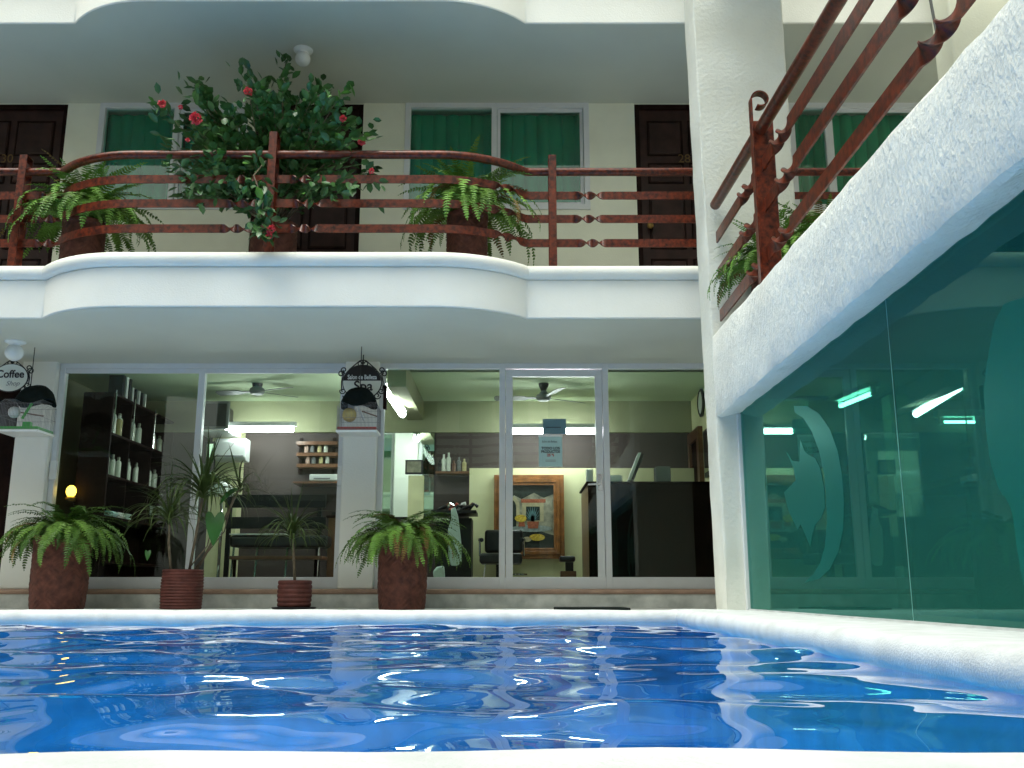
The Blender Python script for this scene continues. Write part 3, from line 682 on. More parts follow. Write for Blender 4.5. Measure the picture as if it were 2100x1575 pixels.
def pot_plain(r, h, m, parent, loc, top=1.0, name='pot'):
    prof = [(r * 0.90, 0), (r * 0.97, 0.015), (r * top * 0.995, h * 0.55), (r * top, h - 0.03), (r * top * 1.03, h - 0.02), (r * top * 1.03, h), (r * top * 0.9, h), (r * top * 0.88, h - 0.04)]
    if m == 'terracotta':
        big = []; mb = MB(); n, nz_ = 132, 64; cell = 0.115
        for j in range(nz_ + 1):
            z = h * j / nz_; q = z / h; rr = r * (0.93 + 0.07 * min(1, q * 3)) * (1 + (top - 1) * q) + (0.008 if q > 0.95 else 0)
            for i in range(n):
                a_ = 2 * math.pi * i / n; u = a_ * r / cell; v = z / cell; ck = (int(u) + int(v)) % 2; fu, fv = u % 1, v % 1
                st = math.sin(2 * math.pi * 2.6 * ((fu + fv) if ck else (fu - fv))); d = 0.0042 * max(-.5, st) * min(1, 8 * min(fu, 1 - fu, fv, 1 - fv)) if 0.03 < q < 0.95 else 0
                mb.v.append((loc[0] + (rr + d) * math.cos(a_), loc[1] + (rr + d) * math.sin(a_), loc[2] + z))
        for j in range(nz_):
            for i in range(n): mb.f.append((j * n + i, j * n + (i + 1) % n, (j + 1) * n + (i + 1) % n, (j + 1) * n + i))
        k = len(mb.v)
        for zz, rf in ((h, .88), (h - .06, .86)):
            for i in range(n): a_ = 2 * math.pi * i / n; mb.v.append((loc[0] + r * top * rf * math.cos(a_), loc[1] + r * top * rf * math.sin(a_), loc[2] + zz))
        for i in range(n): mb.f += [(nz_ * n + i, nz_ * n + (i + 1) % n, k + (i + 1) % n, k + i), (k + i, k + (i + 1) % n, k + n + (i + 1) % n, k + n + i)]
        mb.f.append(tuple(range(n))[::-1])
        return mb.build(name, m, parent, smooth='auto')
    return MB().lathe(prof, loc, 32).build(name, m, parent, smooth='auto')
def fern(label, loc, pr, ph, size, n, key, name='fern', seed=0, flat=0.0, potm='terracotta', cut=None, top=1.0, mix=None):
    t = thing(name, label, 'fern', loc, 'potted ferns'); pot_plain(pr, ph, potm, t, Vector(loc), top)
    MB().lathe([(pr * 0.86, 0), (pr * 0.5, 0.02), (0.01, 0.03)], Vector(loc) + Vector((0, 0, ph - 0.045)), 16).build('soil', 'soil', t)
    rs = random.Random(seed)
    for i in range(n):
        az = 2.399963 * i + rs.uniform(-0.3, 0.3); q = (i + 0.5) / n
        v = 0 if q < (0.10 if flat else 0.2) else 1 if q < (0.22 if flat else 0.34) else 5 if q < 0.4 else 2 if q < 0.55 else 3 if q < 0.75 else 4 if q < 0.9 else 6
        if flat and v == 0: v = 1
        sc = size / 0.5 * rs.uniform(0.72, 1.12); r0 = pr * 0.55 * q
        k2 = key if mix is None or rs.random() > 0.35 else mix
        if rs.random() < 0.045: k2 = 'brown'
        mtx = Matrix.Translation((r0 * math.cos(az), r0 * math.sin(az), ph - 0.03)) @ Matrix.Rotation(az, 4, 'Z') @ Matrix.Rotation(rs.uniform(-0.2, 0.2), 4, 'X') @ Matrix.Rotation(rs.uniform(-0.15, 0.15), 4, 'Y') @ Matrix.Diagonal((sc, sc * 1.0, sc, 1))
        inst(FR[k2][v], 'frond', t, mtx)
    return t
p = at(117, 1240, 8.05); fern('bushy green fern in big woven brown pot under the cage with the green tray', (p.x, 8.05, DECK), 0.222, 0.56, 0.60, 170, 'mid', seed=1, flat=1, mix='dark', top=1.0)
p = at(824, 1245, 8.0); fern('bushy green fern in big woven brown pot under the cage with the red tray', (p.x, 8.0, DECK), 0.200, 0.53, 0.58, 170, 'mid', seed=2, flat=1, mix='fern' if 0 else 'light')
p = at(172, 480, 7.62); fern('bright green fern at the left end of the curved balcony', (p.x, 7.62, FLOOR2), 0.17, 0.64, 0.74, 115, 'light', seed=3, mix='mid')
p = at(958, 480, 7.52); fern('bright green fern in brown pot at the right end of the curved balcony', (p.x, 7.52, FLOOR2), 0.17, 0.66, 0.72, 115, 'light', seed=4, mix='mid')
def strip_mesh(L, w_, th0, th1, seed, m, n=12):
    rs = random.Random(seed); mb = MB(); x = z = 0.0; bend = rs.uniform(-0.12, 0.12)
    for i in range(n + 1):
        s = i / n; th = th0 + (th1 - th0) * s ** 1.3; ww = w_ * (0.5 + 0.5 * min(1, s * 6)) * (1 - max(0, s - 0.45) / 0.55) ** 0.8 if s < 0.999 else 0.0005
        nx_, nz_ = -math.sin(th), math.cos(th)
        mb.v += [(x, bend * s * s * L - ww, z), (x - nx_ * ww * 0.35, bend * s * s * L, z - nz_ * ww * 0.35), (x, bend * s * s * L + ww, z)]
        x += math.cos(th) * L / n; z += math.sin(th) * L / n
    for i in range(n):
        for j in range(2): k = i * 3 + j; mb.f.append((k, k + 1, k + 4, k + 3))
    return mesh_only(mb, 'leaf', m, True)
STR = [strip_mesh(0.5, 0.0095, R(a0), R(a1), i_, 'strap_leaf') for i_, (a0, a1) in enumerate(((86, 74), (72, 40), (60, -20), (52, -80), (55, -100), (40, -100), (25, -98)))]
def head(parent, base, size, n, seed, droop=0.5):
    rs = random.Random(seed); off = Vector(base) - parent.location
    for i in range(n):
        q = i / n; az = 2.4 * i + rs.uniform(-.3, .3); v = (0, 1, 2)[int(q * 17.9)  % 3] if q < 0.17 else 2 + min(4, int((q - .17) / .83 * 5)); sc = size / 0.5 * rs.uniform(0.75, 1.1)
        inst(STR[v], 'leaf', parent, Matrix.Translation(off + Vector((0, 0, -0.06 * q))) @ Matrix.Rotation(az, 4, 'Z') @ Matrix.Rotation(rs.uniform(-.2, .2), 4, 'X') @ Matrix.Diagonal((sc, sc, sc, 1)))
def ribbed_pot(r, h, n, parent, loc):
    prof = [(r * 0.9, 0)]
    for i in range(n):
        z0_, z1_ = h * i / n, h * (i + 1) / n; q = r * (0.965 + 0.035 * math.sin(math.pi * (i + .5) / n))
        prof += [(q * 0.965, z0_ + 0.0015), (q * 1.0, z0_ + (z1_ - z0_) * 0.25), (q * 1.008, z0_ + (z1_ - z0_) * 0.5), (q * 1.0, z0_ + (z1_ - z0_) * 0.75), (q * 0.965, z1_ - 0.0015)]
    prof += [(r * 0.86, h), (r * 0.85, h - 0.04), (0.01, h - 0.035)]
    return MB().lathe(prof, loc, 36).build('pot', 'terracotta_ribbed', parent, smooth=True)
p = at(371, 1240, 8.15); base = Vector((p.x, 8.15, DECK))
D1 = thing('dragon_tree', 'tall dracaena with several strappy heads and heart shaped leaves in ribbed brown pot', 'plant', base)
ribbed_pot(0.172, 0.325, 13, D1, base)
MB().lathe([(0.14, 0.30), (0.01, 0.31)], base, 16).build('soil', 'soil', D1)
def stem(parent, pts, r): return MB().tube(pts, [r * (1 - 0.3 * i / (len(pts) - 1)) for i in range(len(pts))], 7).build('stem', 'bark', parent, smooth=True)
tops = [(at(348, 1060, 8.1), 0.50, 60, 1), (at(418, 1008, 8.1), 0.60, 90, 2), (at(492, 1000, 8.35), 0.46, 14, 3)]
roots = [at(352, 1165, 8.13), at(388, 1165, 8.15), at(400, 1165, 8.2)]
for (tp, sz, n, sd_), rt in zip(tops, roots):
    mid = rt.lerp(tp, 0.5) + Vector((0.02 * (sd_ - 2), 0.01, 0)); stem(D1, [rt - Vector((0, 0, 0.05)), mid, tp], 0.013); head(D1, tp, sz, n, sd_ * 5)
def heart(parent, c_, size, rz, tilt, m='broad_leaf'):
    mb = MB(); half = [(0, .25), (.13, .46), (.28, .50), (.38, .36), (.40, .1), (.34, -.25), (.2, -.62), (.07, -.88), (0, -1.0)]
    ol = half + [(-a_, b__) for a_, b__ in half[-2:0:-1]]; n = len(ol)
    mb.v += [(0, .03, .2), (0, .03, -.35)]; mb.v = [(a_ * size, b__ * size, c2 * size) for a_, b__, c2 in mb.v]
    for x_, z_ in ol: mb.v.append((x_ * size, (-abs(x_) * .35 + .12 * (z_ - .2) ** 2 * 1.2 + .03) * size, z_ * size))
    for i in range(n):
        c2 = 0 if ol[i][1] + ol[(i + 1) % n][1] > -.1 else 1; mb.f.append((c2, 2 + i, 2 + (i + 1) % n))
    mb.f += [(0, 1, 2 + 5 - 1 + 0), (0, 2 + n - 4, 1)]
    o = mb.build('heart_leaf', m, parent, local=True, smooth=True); o.location = Vector(c_) - parent.location; o.rotation_euler = (tilt, 0, rz)
    return o
heart(D1, at(440, 1072, 7.95), 0.19, R(22), R(-14)); heart(D1, at(478, 1010, 8.0), 0.17, R(-35), R(-62)); heart(D1, at(303, 1135, 8.0), 0.06, R(20), R(-20))
stem(D1, [roots[1], at(425, 1120, 8.05), at(437, 1072, 7.97)], 0.006); stem(D1, [roots[2], at(460, 1090, 8.1), at(480, 1012, 8.02)], 0.006)
p = at(603, 1243, 8.1); base = Vector((p.x, 8.1, DECK + 0.02))
D2 = thing('dragon_tree', 'small drooping dracaena in low ribbed brown pot on black tray', 'plant', base)
ribbed_pot(0.142, 0.215, 6, D2, base); MB().lathe([(0.12, 0.19), (0.01, 0.20)], base, 16).build('soil', 'soil', D2)
tp = at(600, 1092, 8.08); stem(D2, [base + Vector((0, 0, 0.18)), tp], 0.013); head(D2, tp, 0.44, 80, 31)
tag(MB().lathe([(0.165, 0), (0.18, 0.006), (0.182, 0.018), (0.172, 0.018), (0.165, 0.008)], (p.x, 8.1, DECK), 28).build('plant_tray', 'black_plastic', smooth='auto'), 'flat black tray under the small ribbed pot', 'tray')

# flowering bush on the balcony
bc = at(565, 300, 7.30); base = Vector((at(562, 480, 7.62).x, 7.62, FLOOR2))
BU = thing('flowering_bush', 'dark green glossy bush with red flower clusters spilling over the balcony rail', 'bush', base)
pot_plain(0.19, 0.62, 'terracotta', BU, base)
rs = random.Random(21); leaves = []; flowers = []; bark = MB(); ctr = base + Vector((0, 0, 0.62))
targets = []
for (x_, y_) in ((330, 215), (395, 250), (405, 175), (420, 200), (500, 165), (540, 175), (580, 125), (575, 160), (645, 175), (640, 200), (690, 205), (700, 245), (735, 280), (750, 275), (755, 345), (720, 320), (345, 310), (360, 335), (385, 395), (420, 385), (455, 400), (480, 345), (440, 300), (400, 300), (430, 255), (470, 230), (520, 225), (560, 235), (600, 240), (640, 250), (670, 270), (690, 300), (620, 300), (580, 290), (540, 290), (500, 290), (470, 280), (520, 330), (500, 370), (640, 370), (680, 390), (600, 360), (455, 345), (410, 350), (440, 220), (490, 250), (650, 225), (380, 320), (520, 200), (605, 210), (665, 330), (560, 200)):
    targets.append((x_, y_, rs.uniform(6.85, 7.75)))
for x_, y_, D_ in targets + [(a_ + rs.uniform(-32, 32), b__ + rs.uniform(-22, 28), rs.uniform(6.9, 7.8)) for a_, b__, _ in targets if 380 < a_ < 720 and b__ > 190]:
    e = at(x_ + rs.uniform(-6, 6), y_ + rs.uniform(-6, 6), D_); s0 = ctr + Vector((rs.uniform(-.06, .06), rs.uniform(-.06, .06), 0)); mid = s0.lerp(e, 0.5) + Vector((rs.uniform(-.05, .05), rs.uniform(-.05, .05), 0.10))
    pts = [((1 - t) ** 2) * s0 + 2 * t * (1 - t) * mid + t * t * e for t in np.linspace(0, 1, 9)]
    bark.tube(pts, [0.009 * (1 - 0.8 * i / 8) for i in range(9)], 5, cap=False)
    for k in range(9): leaves.append((e + Vector((rs.gauss(0, .05), rs.gauss(0, .05), rs.gauss(0, .045) - .02)), 0.7 + .3 * rs.random(), e - mid))
    for k in range(30):
        t = 0.34 + 0.66 * k / 29; q = ((1 - t) ** 2) * s0 + 2 * t * (1 - t) * mid + t * t * e
        leaves.append((q + Vector((rs.gauss(0, .02), rs.gauss(0, .02), rs.gauss(0, .02))), t, e - mid))
# the branch that hangs down outside the rail
hang = [at(520, 360, 6.80), at(540, 410, 6.78), at(535, 450, 6.78), at(548, 480, 6.78)]
bark.tube([ctr, at(545, 330, 7.0)] + hang, 0.006, 5, cap=False)
for k in range(90):
    t = k / 90 * 3; i = min(2, int(t)); q = hang[i].lerp(hang[i + 1], t - i); leaves.append((q + Vector((rs.gauss(0, .045), rs.gauss(0, .03), rs.gauss(0, .03))), 0.6, Vector((rs.gauss(0, .5), rs.gauss(0, .5), -1))))
for x_ in (440, 480, 400, 700, 740, 650):
    for k in range(22): leaves.append((at(x_ + rs.gauss(0, 22), 370 + rs.gauss(0, 18), rs.uniform(6.82, 7.1)), 0.6, Vector((rs.gauss(0, .6), rs.gauss(0, .6), -.7))))
bark.build('branch', 'bark', BU, smooth=True)['kind'] = 'stuff'
def leaf_geo(L, w_):
    v = [(0, 0, 0), (L * .3, -w_ * .85, .004), (L * .65, -w_ * .9, .002), (L, 0, -.008), (L * .65, w_ * .9, .002), (L * .3, w_ * .85, .004), (L * .35, 0, -.006), (L * .7, 0, -.008)]
    return v, [(0, 1, 6), (1, 2, 7, 6), (2, 3, 7), (3, 4, 7), (4, 5, 6, 7), (5, 0, 6)]
lv, lf = leaf_geo(0.098, 0.029)
LEAF = [mesh_only(MB().add(lv, lf), 'leaf', 'bush_leaf', True), mesh_only(MB().add(lv, lf), 'leaf', 'bush_leaf_young', True)]
rs.shuffle(leaves); leaves.sort(key=lambda q: q[0].y); rest = MB()
for i, (q, t, d) in enumerate(leaves):
    d = (d.normalized() + Vector((rs.gauss(0, .75), rs.gauss(0, .75), rs.gauss(0, .45)))).normalized()
    mtx = Matrix.Translation(q) @ d.to_track_quat('X', 'Z').to_matrix().to_4x4() @ Matrix.Rotation(rs.uniform(-.7, .7), 4, 'X') @ Matrix.Scale(rs.uniform(0.65, 1.15), 4)
    if i < 300: inst(LEAF[1 if (t > 0.93 and rs.random() < .5) or rs.random() < .06 else 0], 'leaf', BU, Matrix.Translation(-base) @ mtx)
    else: rest.add([mtx @ Vector(v) for v in lv], lf)
fo = rest.build('foliage', 'bush_leaf', BU, smooth=True); fo['kind'] = 'stuff'
for x_, y_, D_, s_ in ((402, 243, 6.80, 1.25), (332, 212, 6.9, 0.85), (370, 220, 7.0, .45), (509, 188, 6.95, 0.95), (703, 243, 6.9, .7), (741, 292, 6.95, .8), (762, 351, 6.85, .6), (555, 470, 6.76, .95), (385, 287, 6.85, .4), (552, 484, 6.76, .6)):
    c_ = at(x_, y_, D_); mb = MB(); s_ *= 0.8
    for k in range(44):
        d = Vector((rs.gauss(0, 1), rs.gauss(0, 1), rs.gauss(0, .8))).normalized(); q = c_ + d * 0.046 * s_ * rs.uniform(.75, 1.1); u = d.orthogonal().normalized(); v = d.cross(u); r_ = 0.019 * s_
        mb.add([q + u * r_, q + v * r_ * .6 + d * .004, q - u * r_, q - v * r_ * .6, c_ + d * 0.024 * s_], [(0, 1, 4), (1, 2, 4), (2, 3, 4), (3, 0, 4)])
    mb.build('flower_cluster', 'flower_red', BU)
# terrace fern behind the right railing
tb = at(1600, 560, 6.0); fz = 1.60
TF = fern('feathery light green fern behind the terrace railing beside the pillar', (1.76, 6.08, fz), 0.15, 0.50, 0.52, 130, 'light', seed=9, mix='mid')
TF2 = fern('smaller feathery fern farther along the terrace behind the railing', (2.10, 6.05, fz), 0.15, 0.60, 0.56, 90, 'mid', seed=12, mix='light')

# ------------------------------------------------------------------ ceiling globes, signs, cages, mat
def globe(label, c_, zc, r=0.075):
    t = thing('ceiling_globe_lamp', label, 'ceiling lamp', (c_.x, c_.y, zc), 'globe lamps under the balconies')
    MB().lathe([(0.085, 0), (0.085, -0.012), (0.05, -0.028), (0.045, -0.04)], (c_.x, c_.y, zc), 24).build('base_plate', 'white_plastic', t, smooth='auto')
    MB().lathe([(r * math.sin(math.pi * k / 14) + 0.0005, -0.025 - r * (1 - math.cos(math.pi * k / 14))) for k in range(15)], (c_.x, c_.y, zc), 24).build('globe', 'globe_white', t, smooth=True)
def under(pxx, pyy, z):
    k = (787.5 - pyy) / F; D = z * (CP - k * SP) / (k * CP + SP); return at(pxx, pyy, D)
globe('white globe lamp on the upper balcony ceiling above the flowering bush', under(622, 102, SOFFIT3), SOFFIT3, 0.068)
globe('white globe lamp on the lower ceiling above the coffee sign', under(32, 700, SOFFIT), SOFFIT, 0.075)

def scroll(c_, r, a0, turns, sgn, y, n=16):
    return [(c_[0] + r * (1 - 0.75 * i / n) * math.cos(a0 + sgn * turns * 2 * math.pi * i / n), y, c_[1] + r * (1 - 0.75 * i / n) * math.sin(a0 + sgn * turns * 2 * math.pi * i / n)) for i in range(n + 1)]
def oval_sign(label, cx, cz, y, rx, rz, split, name='hanging_sign'):
    t = thing(name, label, 'sign', (cx, y, cz), 'oval shop signs'); n = 40
    oval = [(cx + rx * math.cos(2 * math.pi * k / n), cz + rz * math.sin(2 * math.pi * k / n)) for k in range(n)]
    bd = MB().prism(oval, y - 0.012, y + 0.012).build('sign_board', 'sign_cream', t)
    if split:
        zs = cz + rz * 0.08; a0 = math.asin(0.08); up = [(cx + rx * .995 * math.cos(a0 + (math.pi - 2 * a0) * k / 20), cz + rz * .995 * math.sin(a0 + (math.pi - 2 * a0) * k / 20)) for k in range(21)]
        MB().prism(up, y - 0.015, y - 0.0122).build('dark_upper_half', 'sign_black', bd)
    MB().tube([(a_, y, b__) for a_, b__ in oval] + [(oval[0][0], y, oval[0][1])], 0.009, 6, cap=False).build('rim', 'iron_black', t, smooth=True)
    ir = MB()
    for sg in (-1, 1):
        ir.tube([(cx + sg * rx * .72, y, cz + rz * .75), (cx + sg * rx * .35, y, cz + rz * 1.12), (cx + sg * rx * .15, y, cz + rz * 1.3)] + scroll((cx + sg * rx * .14, cz + rz * 1.14), 0.035, R(90), 1.3, sg, y)[1:], 0.0055, 6)
        ir.tube(scroll((cx + sg * rx * 1.13, cz + rz * .50), 0.032, R(180 if sg > 0 else 0), 1.2, -sg, y), 0.0055, 6)
        ir.tube(scroll((cx + sg * rx * 0.99, cz + rz * .74), 0.030, R(-90), 1.2, sg, y), 0.0055, 6)
        ir.tube([(cx + sg * rx * 1.0, y, cz + rz * .5), (cx + sg * rx * 1.10, y, cz), (cx + sg * rx * 1.08, y, cz - rz * .45)] + scroll((cx + sg * rx * 1.0, cz - rz * .52), 0.03, R(10 if sg > 0 else 170), 1.2, -sg, y), 0.0055, 6)
        ir.tube(scroll((cx + sg * rx * 0.80, cz - rz * .80), 0.034, R(0 if sg > 0 else 180), 1.2, -sg, y), 0.0055, 6)
    ir.build('scrollwork', 'iron_black', t, smooth=True)
    MB().tube([(cx, y, cz + rz * 1.05), (cx, y + 0.02, SOFFIT + 0.003)], 0.005, 6).build('hanger', 'iron_black', t)
    return t
SY = 8.40
c_ = at(743, 784, SY); S1 = oval_sign('oval iron sign reading Salon de Belleza Spa above the right birdcage', c_.x, c_.z, SY, 0.172, 0.155, True)
text_part('Salon de Belleza', 0.058, (c_.x, SY - 0.0165, c_.z + 0.043), 'sign_white', S1, bold=0.0010, sx=0.70)
text_part('Spa', 0.125, (c_.x + 0.012, SY - 0.0145, c_.z - 0.040), 'sign_ink', S1, bold=0.0022)
c_ = at(22, 775, SY); S2 = oval_sign('oval cream sign reading Coffee Shop above the left birdcage', c_.x, c_.z, SY, 0.155, 0.125, False)
text_part('Coffee', 0.098, (c_.x, SY - 0.0145, c_.z + 0.030), 'sign_ink', S2, bold=0.0022, sx=0.95)
text_part('Shop', 0.062, (c_.x + 0.03, SY - 0.0145, c_.z - 0.055), 'sign_grey', S2, shear=0.35)

def birdcage(label, x0, x1, ztop, zbot, y0, dep, tray, cover_dx, content):
    cx, cy = (x0 + x1) / 2, y0 + dep / 2; y1 = y0 + dep
    t = thing('birdcage', label, 'birdcage', (cx, cy, zbot), 'birdcages in front of the shops')
    w_ = MB(); r = 0.0012; ch = 0.045
    def wire(pts, q=r): w_.tube(pts, q, 4, cap=False)
    def ring(z, q=0.0016): wire([(x0, y0, z), (x1, y0, z), (x1, y1, z), (x0, y1, z), (x0, y0, z)], q)
    zs = ztop - ch
    for x in np.linspace(x0, x1, 30):
        xx = float(x); wire([(xx, y0, zbot), (xx, y0, zs), (min(max(xx, x0 + ch * .5), x1 - ch * .5), y0 + ch, ztop), (min(max(xx, x0 + ch * .5), x1 - ch * .5), y1 - ch, ztop), (xx, y1, zs), (xx, y1, zbot)])
    for yv in np.linspace(y0, y1, 16):
        for xv in (x0, x1): wire([(xv, float(yv), zbot), (xv, float(yv), zs)])
    for z in (zbot + 0.002, zbot + (zs - zbot) * .5, zs): ring(z)
    cg = w_.build('wire_bars', 'cage_wire', t)
    MB().box((x0 + 0.004, y0 + 0.004, zbot - 0.004), (x1 - 0.004, y1 - 0.004, zbot + 0.022)).build('base_tray', tray, t, bevel=0.004)
    MB().box((x0 - 0.006, y0 - 0.006, zbot - 0.026), (x1 + 0.006, y1 + 0.006, zbot - 0.0045)).build('base', 'white_plastic', t, bevel=0.006)
    # cloth draped over the top
    mb = MB(); n, mr = 30, 9; rs = random.Random(int(x0 * 100))
    ccx = cx + cover_dx
    for j in range(mr + 1):
        q = j / mr
        for i in range(n):
            a_ = 2 * math.pi * i / n; rr = q ** 0.75; fold = 1 + 0.05 * math.sin(a_ * 5 + 1) * q
            X = ccx + (x1 - x0) * 0.47 * rr * math.cos(a_) * fold; Y = cy + dep * 0.50 * rr * math.sin(a_) * fold
            mb.v.append((X, Y, ztop + 0.006 + 0.125 * (1 - q ** 2.3) * (1 + 0.1 * math.sin(a_ * 2 + 2)) + rs.uniform(-.003, .003) - 0.05 * max(0, q - .85) / .15 * (0.5 + 0.5 * math.sin(a_ * 3))))
    for j in range(mr):
        for i in range(n): mb.f.append((j * n + i, j * n + (i + 1) % n, (j + 1) * n + (i + 1) % n, (j + 1) * n + i))
    cv = mb.build('cover_cloth', 'black_cloth', t, smooth=True)
    so = cv.modifiers.new('solid', 'SOLIDIFY'); so.thickness = 0.004
    MB().tube([(cx, cy, ztop + 0.10), (cx, cy, SOFFIT + 0.002)], 0.004, 6).build('hanger', 'iron_black', t)
    content(t, x0, x1, y0, y1, zbot, ztop)
    return t
def ball(c_, r, n=18, sz=1): return MB().lathe([(r * math.sin(math.pi * k / 12) + .0004, -r * sz * math.cos(math.pi * k / 12)) for k in range(13)], c_, n)
def in_right(t, x0, x1, y0, y1, zb, zt):
    ball((x0 + 0.085, y0 + 0.12, zb + 0.145), 0.062).build('nest_ball', 'gourd', t, smooth=True)
    MB().tube([(x0 + 0.15, y0 + 0.06, zb + 0.24), (x1 - 0.13, y1 - 0.1, zb + 0.10)], 0.011, 8).build('perch', 'white_plastic', t)
    MB().tube([(x0 + 0.2, y0 + 0.08, zb + 0.17), (x1 - 0.01, y0 + 0.12, zb + 0.13)], 0.006, 8).build('perch', 'panel_wood', t)
    MB().box((x0 + 0.06, y1 - 0.07, zb + 0.16), (x0 + 0.12, y1 - 0.02, zb + 0.26)).build('feeder', 'white_plastic', t, bevel=0.006)
def in_left(t, x0, x1, y0, y1, zb, zt):
    ball((x0 + 0.085, y0 + 0.1, zb + 0.16), 0.05).build('nest_ball', 'white_plastic', t, smooth=True)
    MB().tube([(x0 + 0.02, y0 + 0.12, zb + 0.18), (x1 - 0.02, y0 + 0.12, zb + 0.13)], 0.006, 8).build('perch', 'panel_wood', t)
    MB().tube([(x0 + 0.17, y0 + 0.08, zb + 0.10), (x0 + 0.23, y0 + 0.1, zb + 0.24)], 0.012, 8).build('toy', 'tray_green', t)
    MB().box((x0 + 0.19, y0 + 0.05, zb + 0.02), (x0 + 0.26, y0 + 0.1, zb + 0.07)).build('feeder', 'tray_green', t, bevel=0.006)
y_ = 8.0
a_, b_ = at(690, 880, y_), at(774, 822, y_); birdcage('white wire birdcage with red tray and black cloth in front of the pier', a_.x, b_.x, b_.z, a_.z, y_, 0.24, 'tray_red', -0.01, in_right)
a_, b_ = at(-8, 879, y_), at(84, 816, y_); birdcage('white wire birdcage with green tray and black cloth by the coffee doorway', a_.x, b_.x, b_.z, a_.z, y_, 0.30, 'tray_green', 0.06, in_left)
a_, b_ = at(1140, 1248, 7.3), at(1290, 1248, 7.3); tag(MB().box((a_.x, 7.2, DECK + 0.001), (b_.x, 7.7, DECK + 0.026)).build('door_mat', 'black_cloth', bevel=0.006), 'black rubber mat on the deck below the glass door', 'mat')
br = at(789, 815, 8.45); tag(MB().box((br.x - 0.014, 8.44, at(0, 838, 8.45).z), (br.x + 0.016, 8.5, at(0, 790, 8.45).z)).build('wall_bracket', 'dark_wood', bevel=0.003), 'short dark upright bracket right of the oval salon sign', 'bracket')

# ------------------------------------------------------------------ the salon interior
YR, ZC = 10.75, 2.13
SX0, SX1 = -4.55, 2.05
def room(name, a, b, m): return MB().box(a, b).build(name, m, H0)
room('salon_floor', (SX0, YG + 0.2, SILL - 0.06), (SX1, YR, SILL - 0.01), 'room_floor')
room('salon_ceiling', (SX0 - .1, YG + 0.06, ZC), (SX1 + .1, YR + 0.1, ZC + 0.05), 'room_ceiling')
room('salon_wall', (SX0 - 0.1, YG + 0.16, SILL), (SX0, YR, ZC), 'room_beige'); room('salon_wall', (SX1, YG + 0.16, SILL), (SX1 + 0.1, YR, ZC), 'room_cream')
bz = at(0, 888, YR).z
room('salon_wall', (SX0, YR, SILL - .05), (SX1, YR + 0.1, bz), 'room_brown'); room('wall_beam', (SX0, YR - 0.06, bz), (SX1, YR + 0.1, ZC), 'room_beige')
bx = at(812, 800, 9.4).x; room('ceiling_beam', (bx - 0.02, YG + 0.1, ZC - 0.22), (bx + 0.16, YR - 0.06, ZC), 'room_beige')
low = at(0, 960, YR - 0.18).z
room('low_partition', (at(962, 1050, YR - .18).x, YR - 0.18, SILL - .05), (SX1, YR - 0.01, low), 'room_cream')
room('wall_column', (at(432, 960, YR - .2).x, YR - 0.2, SILL - .05), (at(490, 960, YR - .2).x, YR - 0.01, bz), 'room_cream')

def pbox(x0, y0, x1, y1, D, dep): 
    a, b = at(x0, (y0 + y1) / 2, D), at(x1, (y0 + y1) / 2, D); return (a.x, D, at(0, y1, D).z), (b.x, D + dep, at(0, y0, D).z)
# tube lamps
def tube_lamp(label, p, q, r=0.02, m='tube_glow', body=True, nz=0.035, group='lit tube lamps in the salon'):
    p, q = Vector(p), Vector(q); c_ = (p + q) / 2; t = thing('tube_lamp', label, 'tube lamp', c_, group)
    d = (q - p).normalized(); MB().tube([p, q], r, 10).build('tube', m, t, smooth='auto')
    up = Vector((0, 0, 1)); sd_ = d.cross(up).normalized()
    mb = MB(); a_ = p - d * 0.03; b_ = q + d * 0.03; h0, h1, w2 = nz, nz + 0.045, 0.04
    vs_ = []
    for e in (a_, b_):
        for s_, h in ((-w2, h0), (w2, h0), (w2, h1), (-w2, h1)): vs_.append(e + sd_ * s_ + up * h)
    mb.add(vs_, [(0, 1, 2, 3), (4, 5, 6, 7), (0, 1, 5, 4), (1, 2, 6, 5), (2, 3, 7, 6), (3, 0, 4, 7)]); mb.build('housing', 'white_plastic', t)
    for e in (p, q): MB().box(e + Vector((-.014, -.014, -.014)), e + Vector((.014, .014, h0 + .004))).build('lamp_holder', 'white_plastic', t)
    return t
zt = at(0, 881, YR - .12).z
tube_lamp('lit lavender tube lamp near the back wall, behind the pane beside the dracaena', at(464, 881, YR - .5), at(601, 881, YR - .5), 0.028)
tube_lamp('lit lavender tube lamp near the back wall seen through the glass door', at(1050, 885, YR - .5), at(1219, 885, YR - .5), 0.028)
tube_lamp('lit tube lamp running back along the ceiling beam beside the salon sign', at(789, 795, 9.1), at(805, 838, 9.1) + Vector((0.0, 0.85, 0.10)), 0.036)
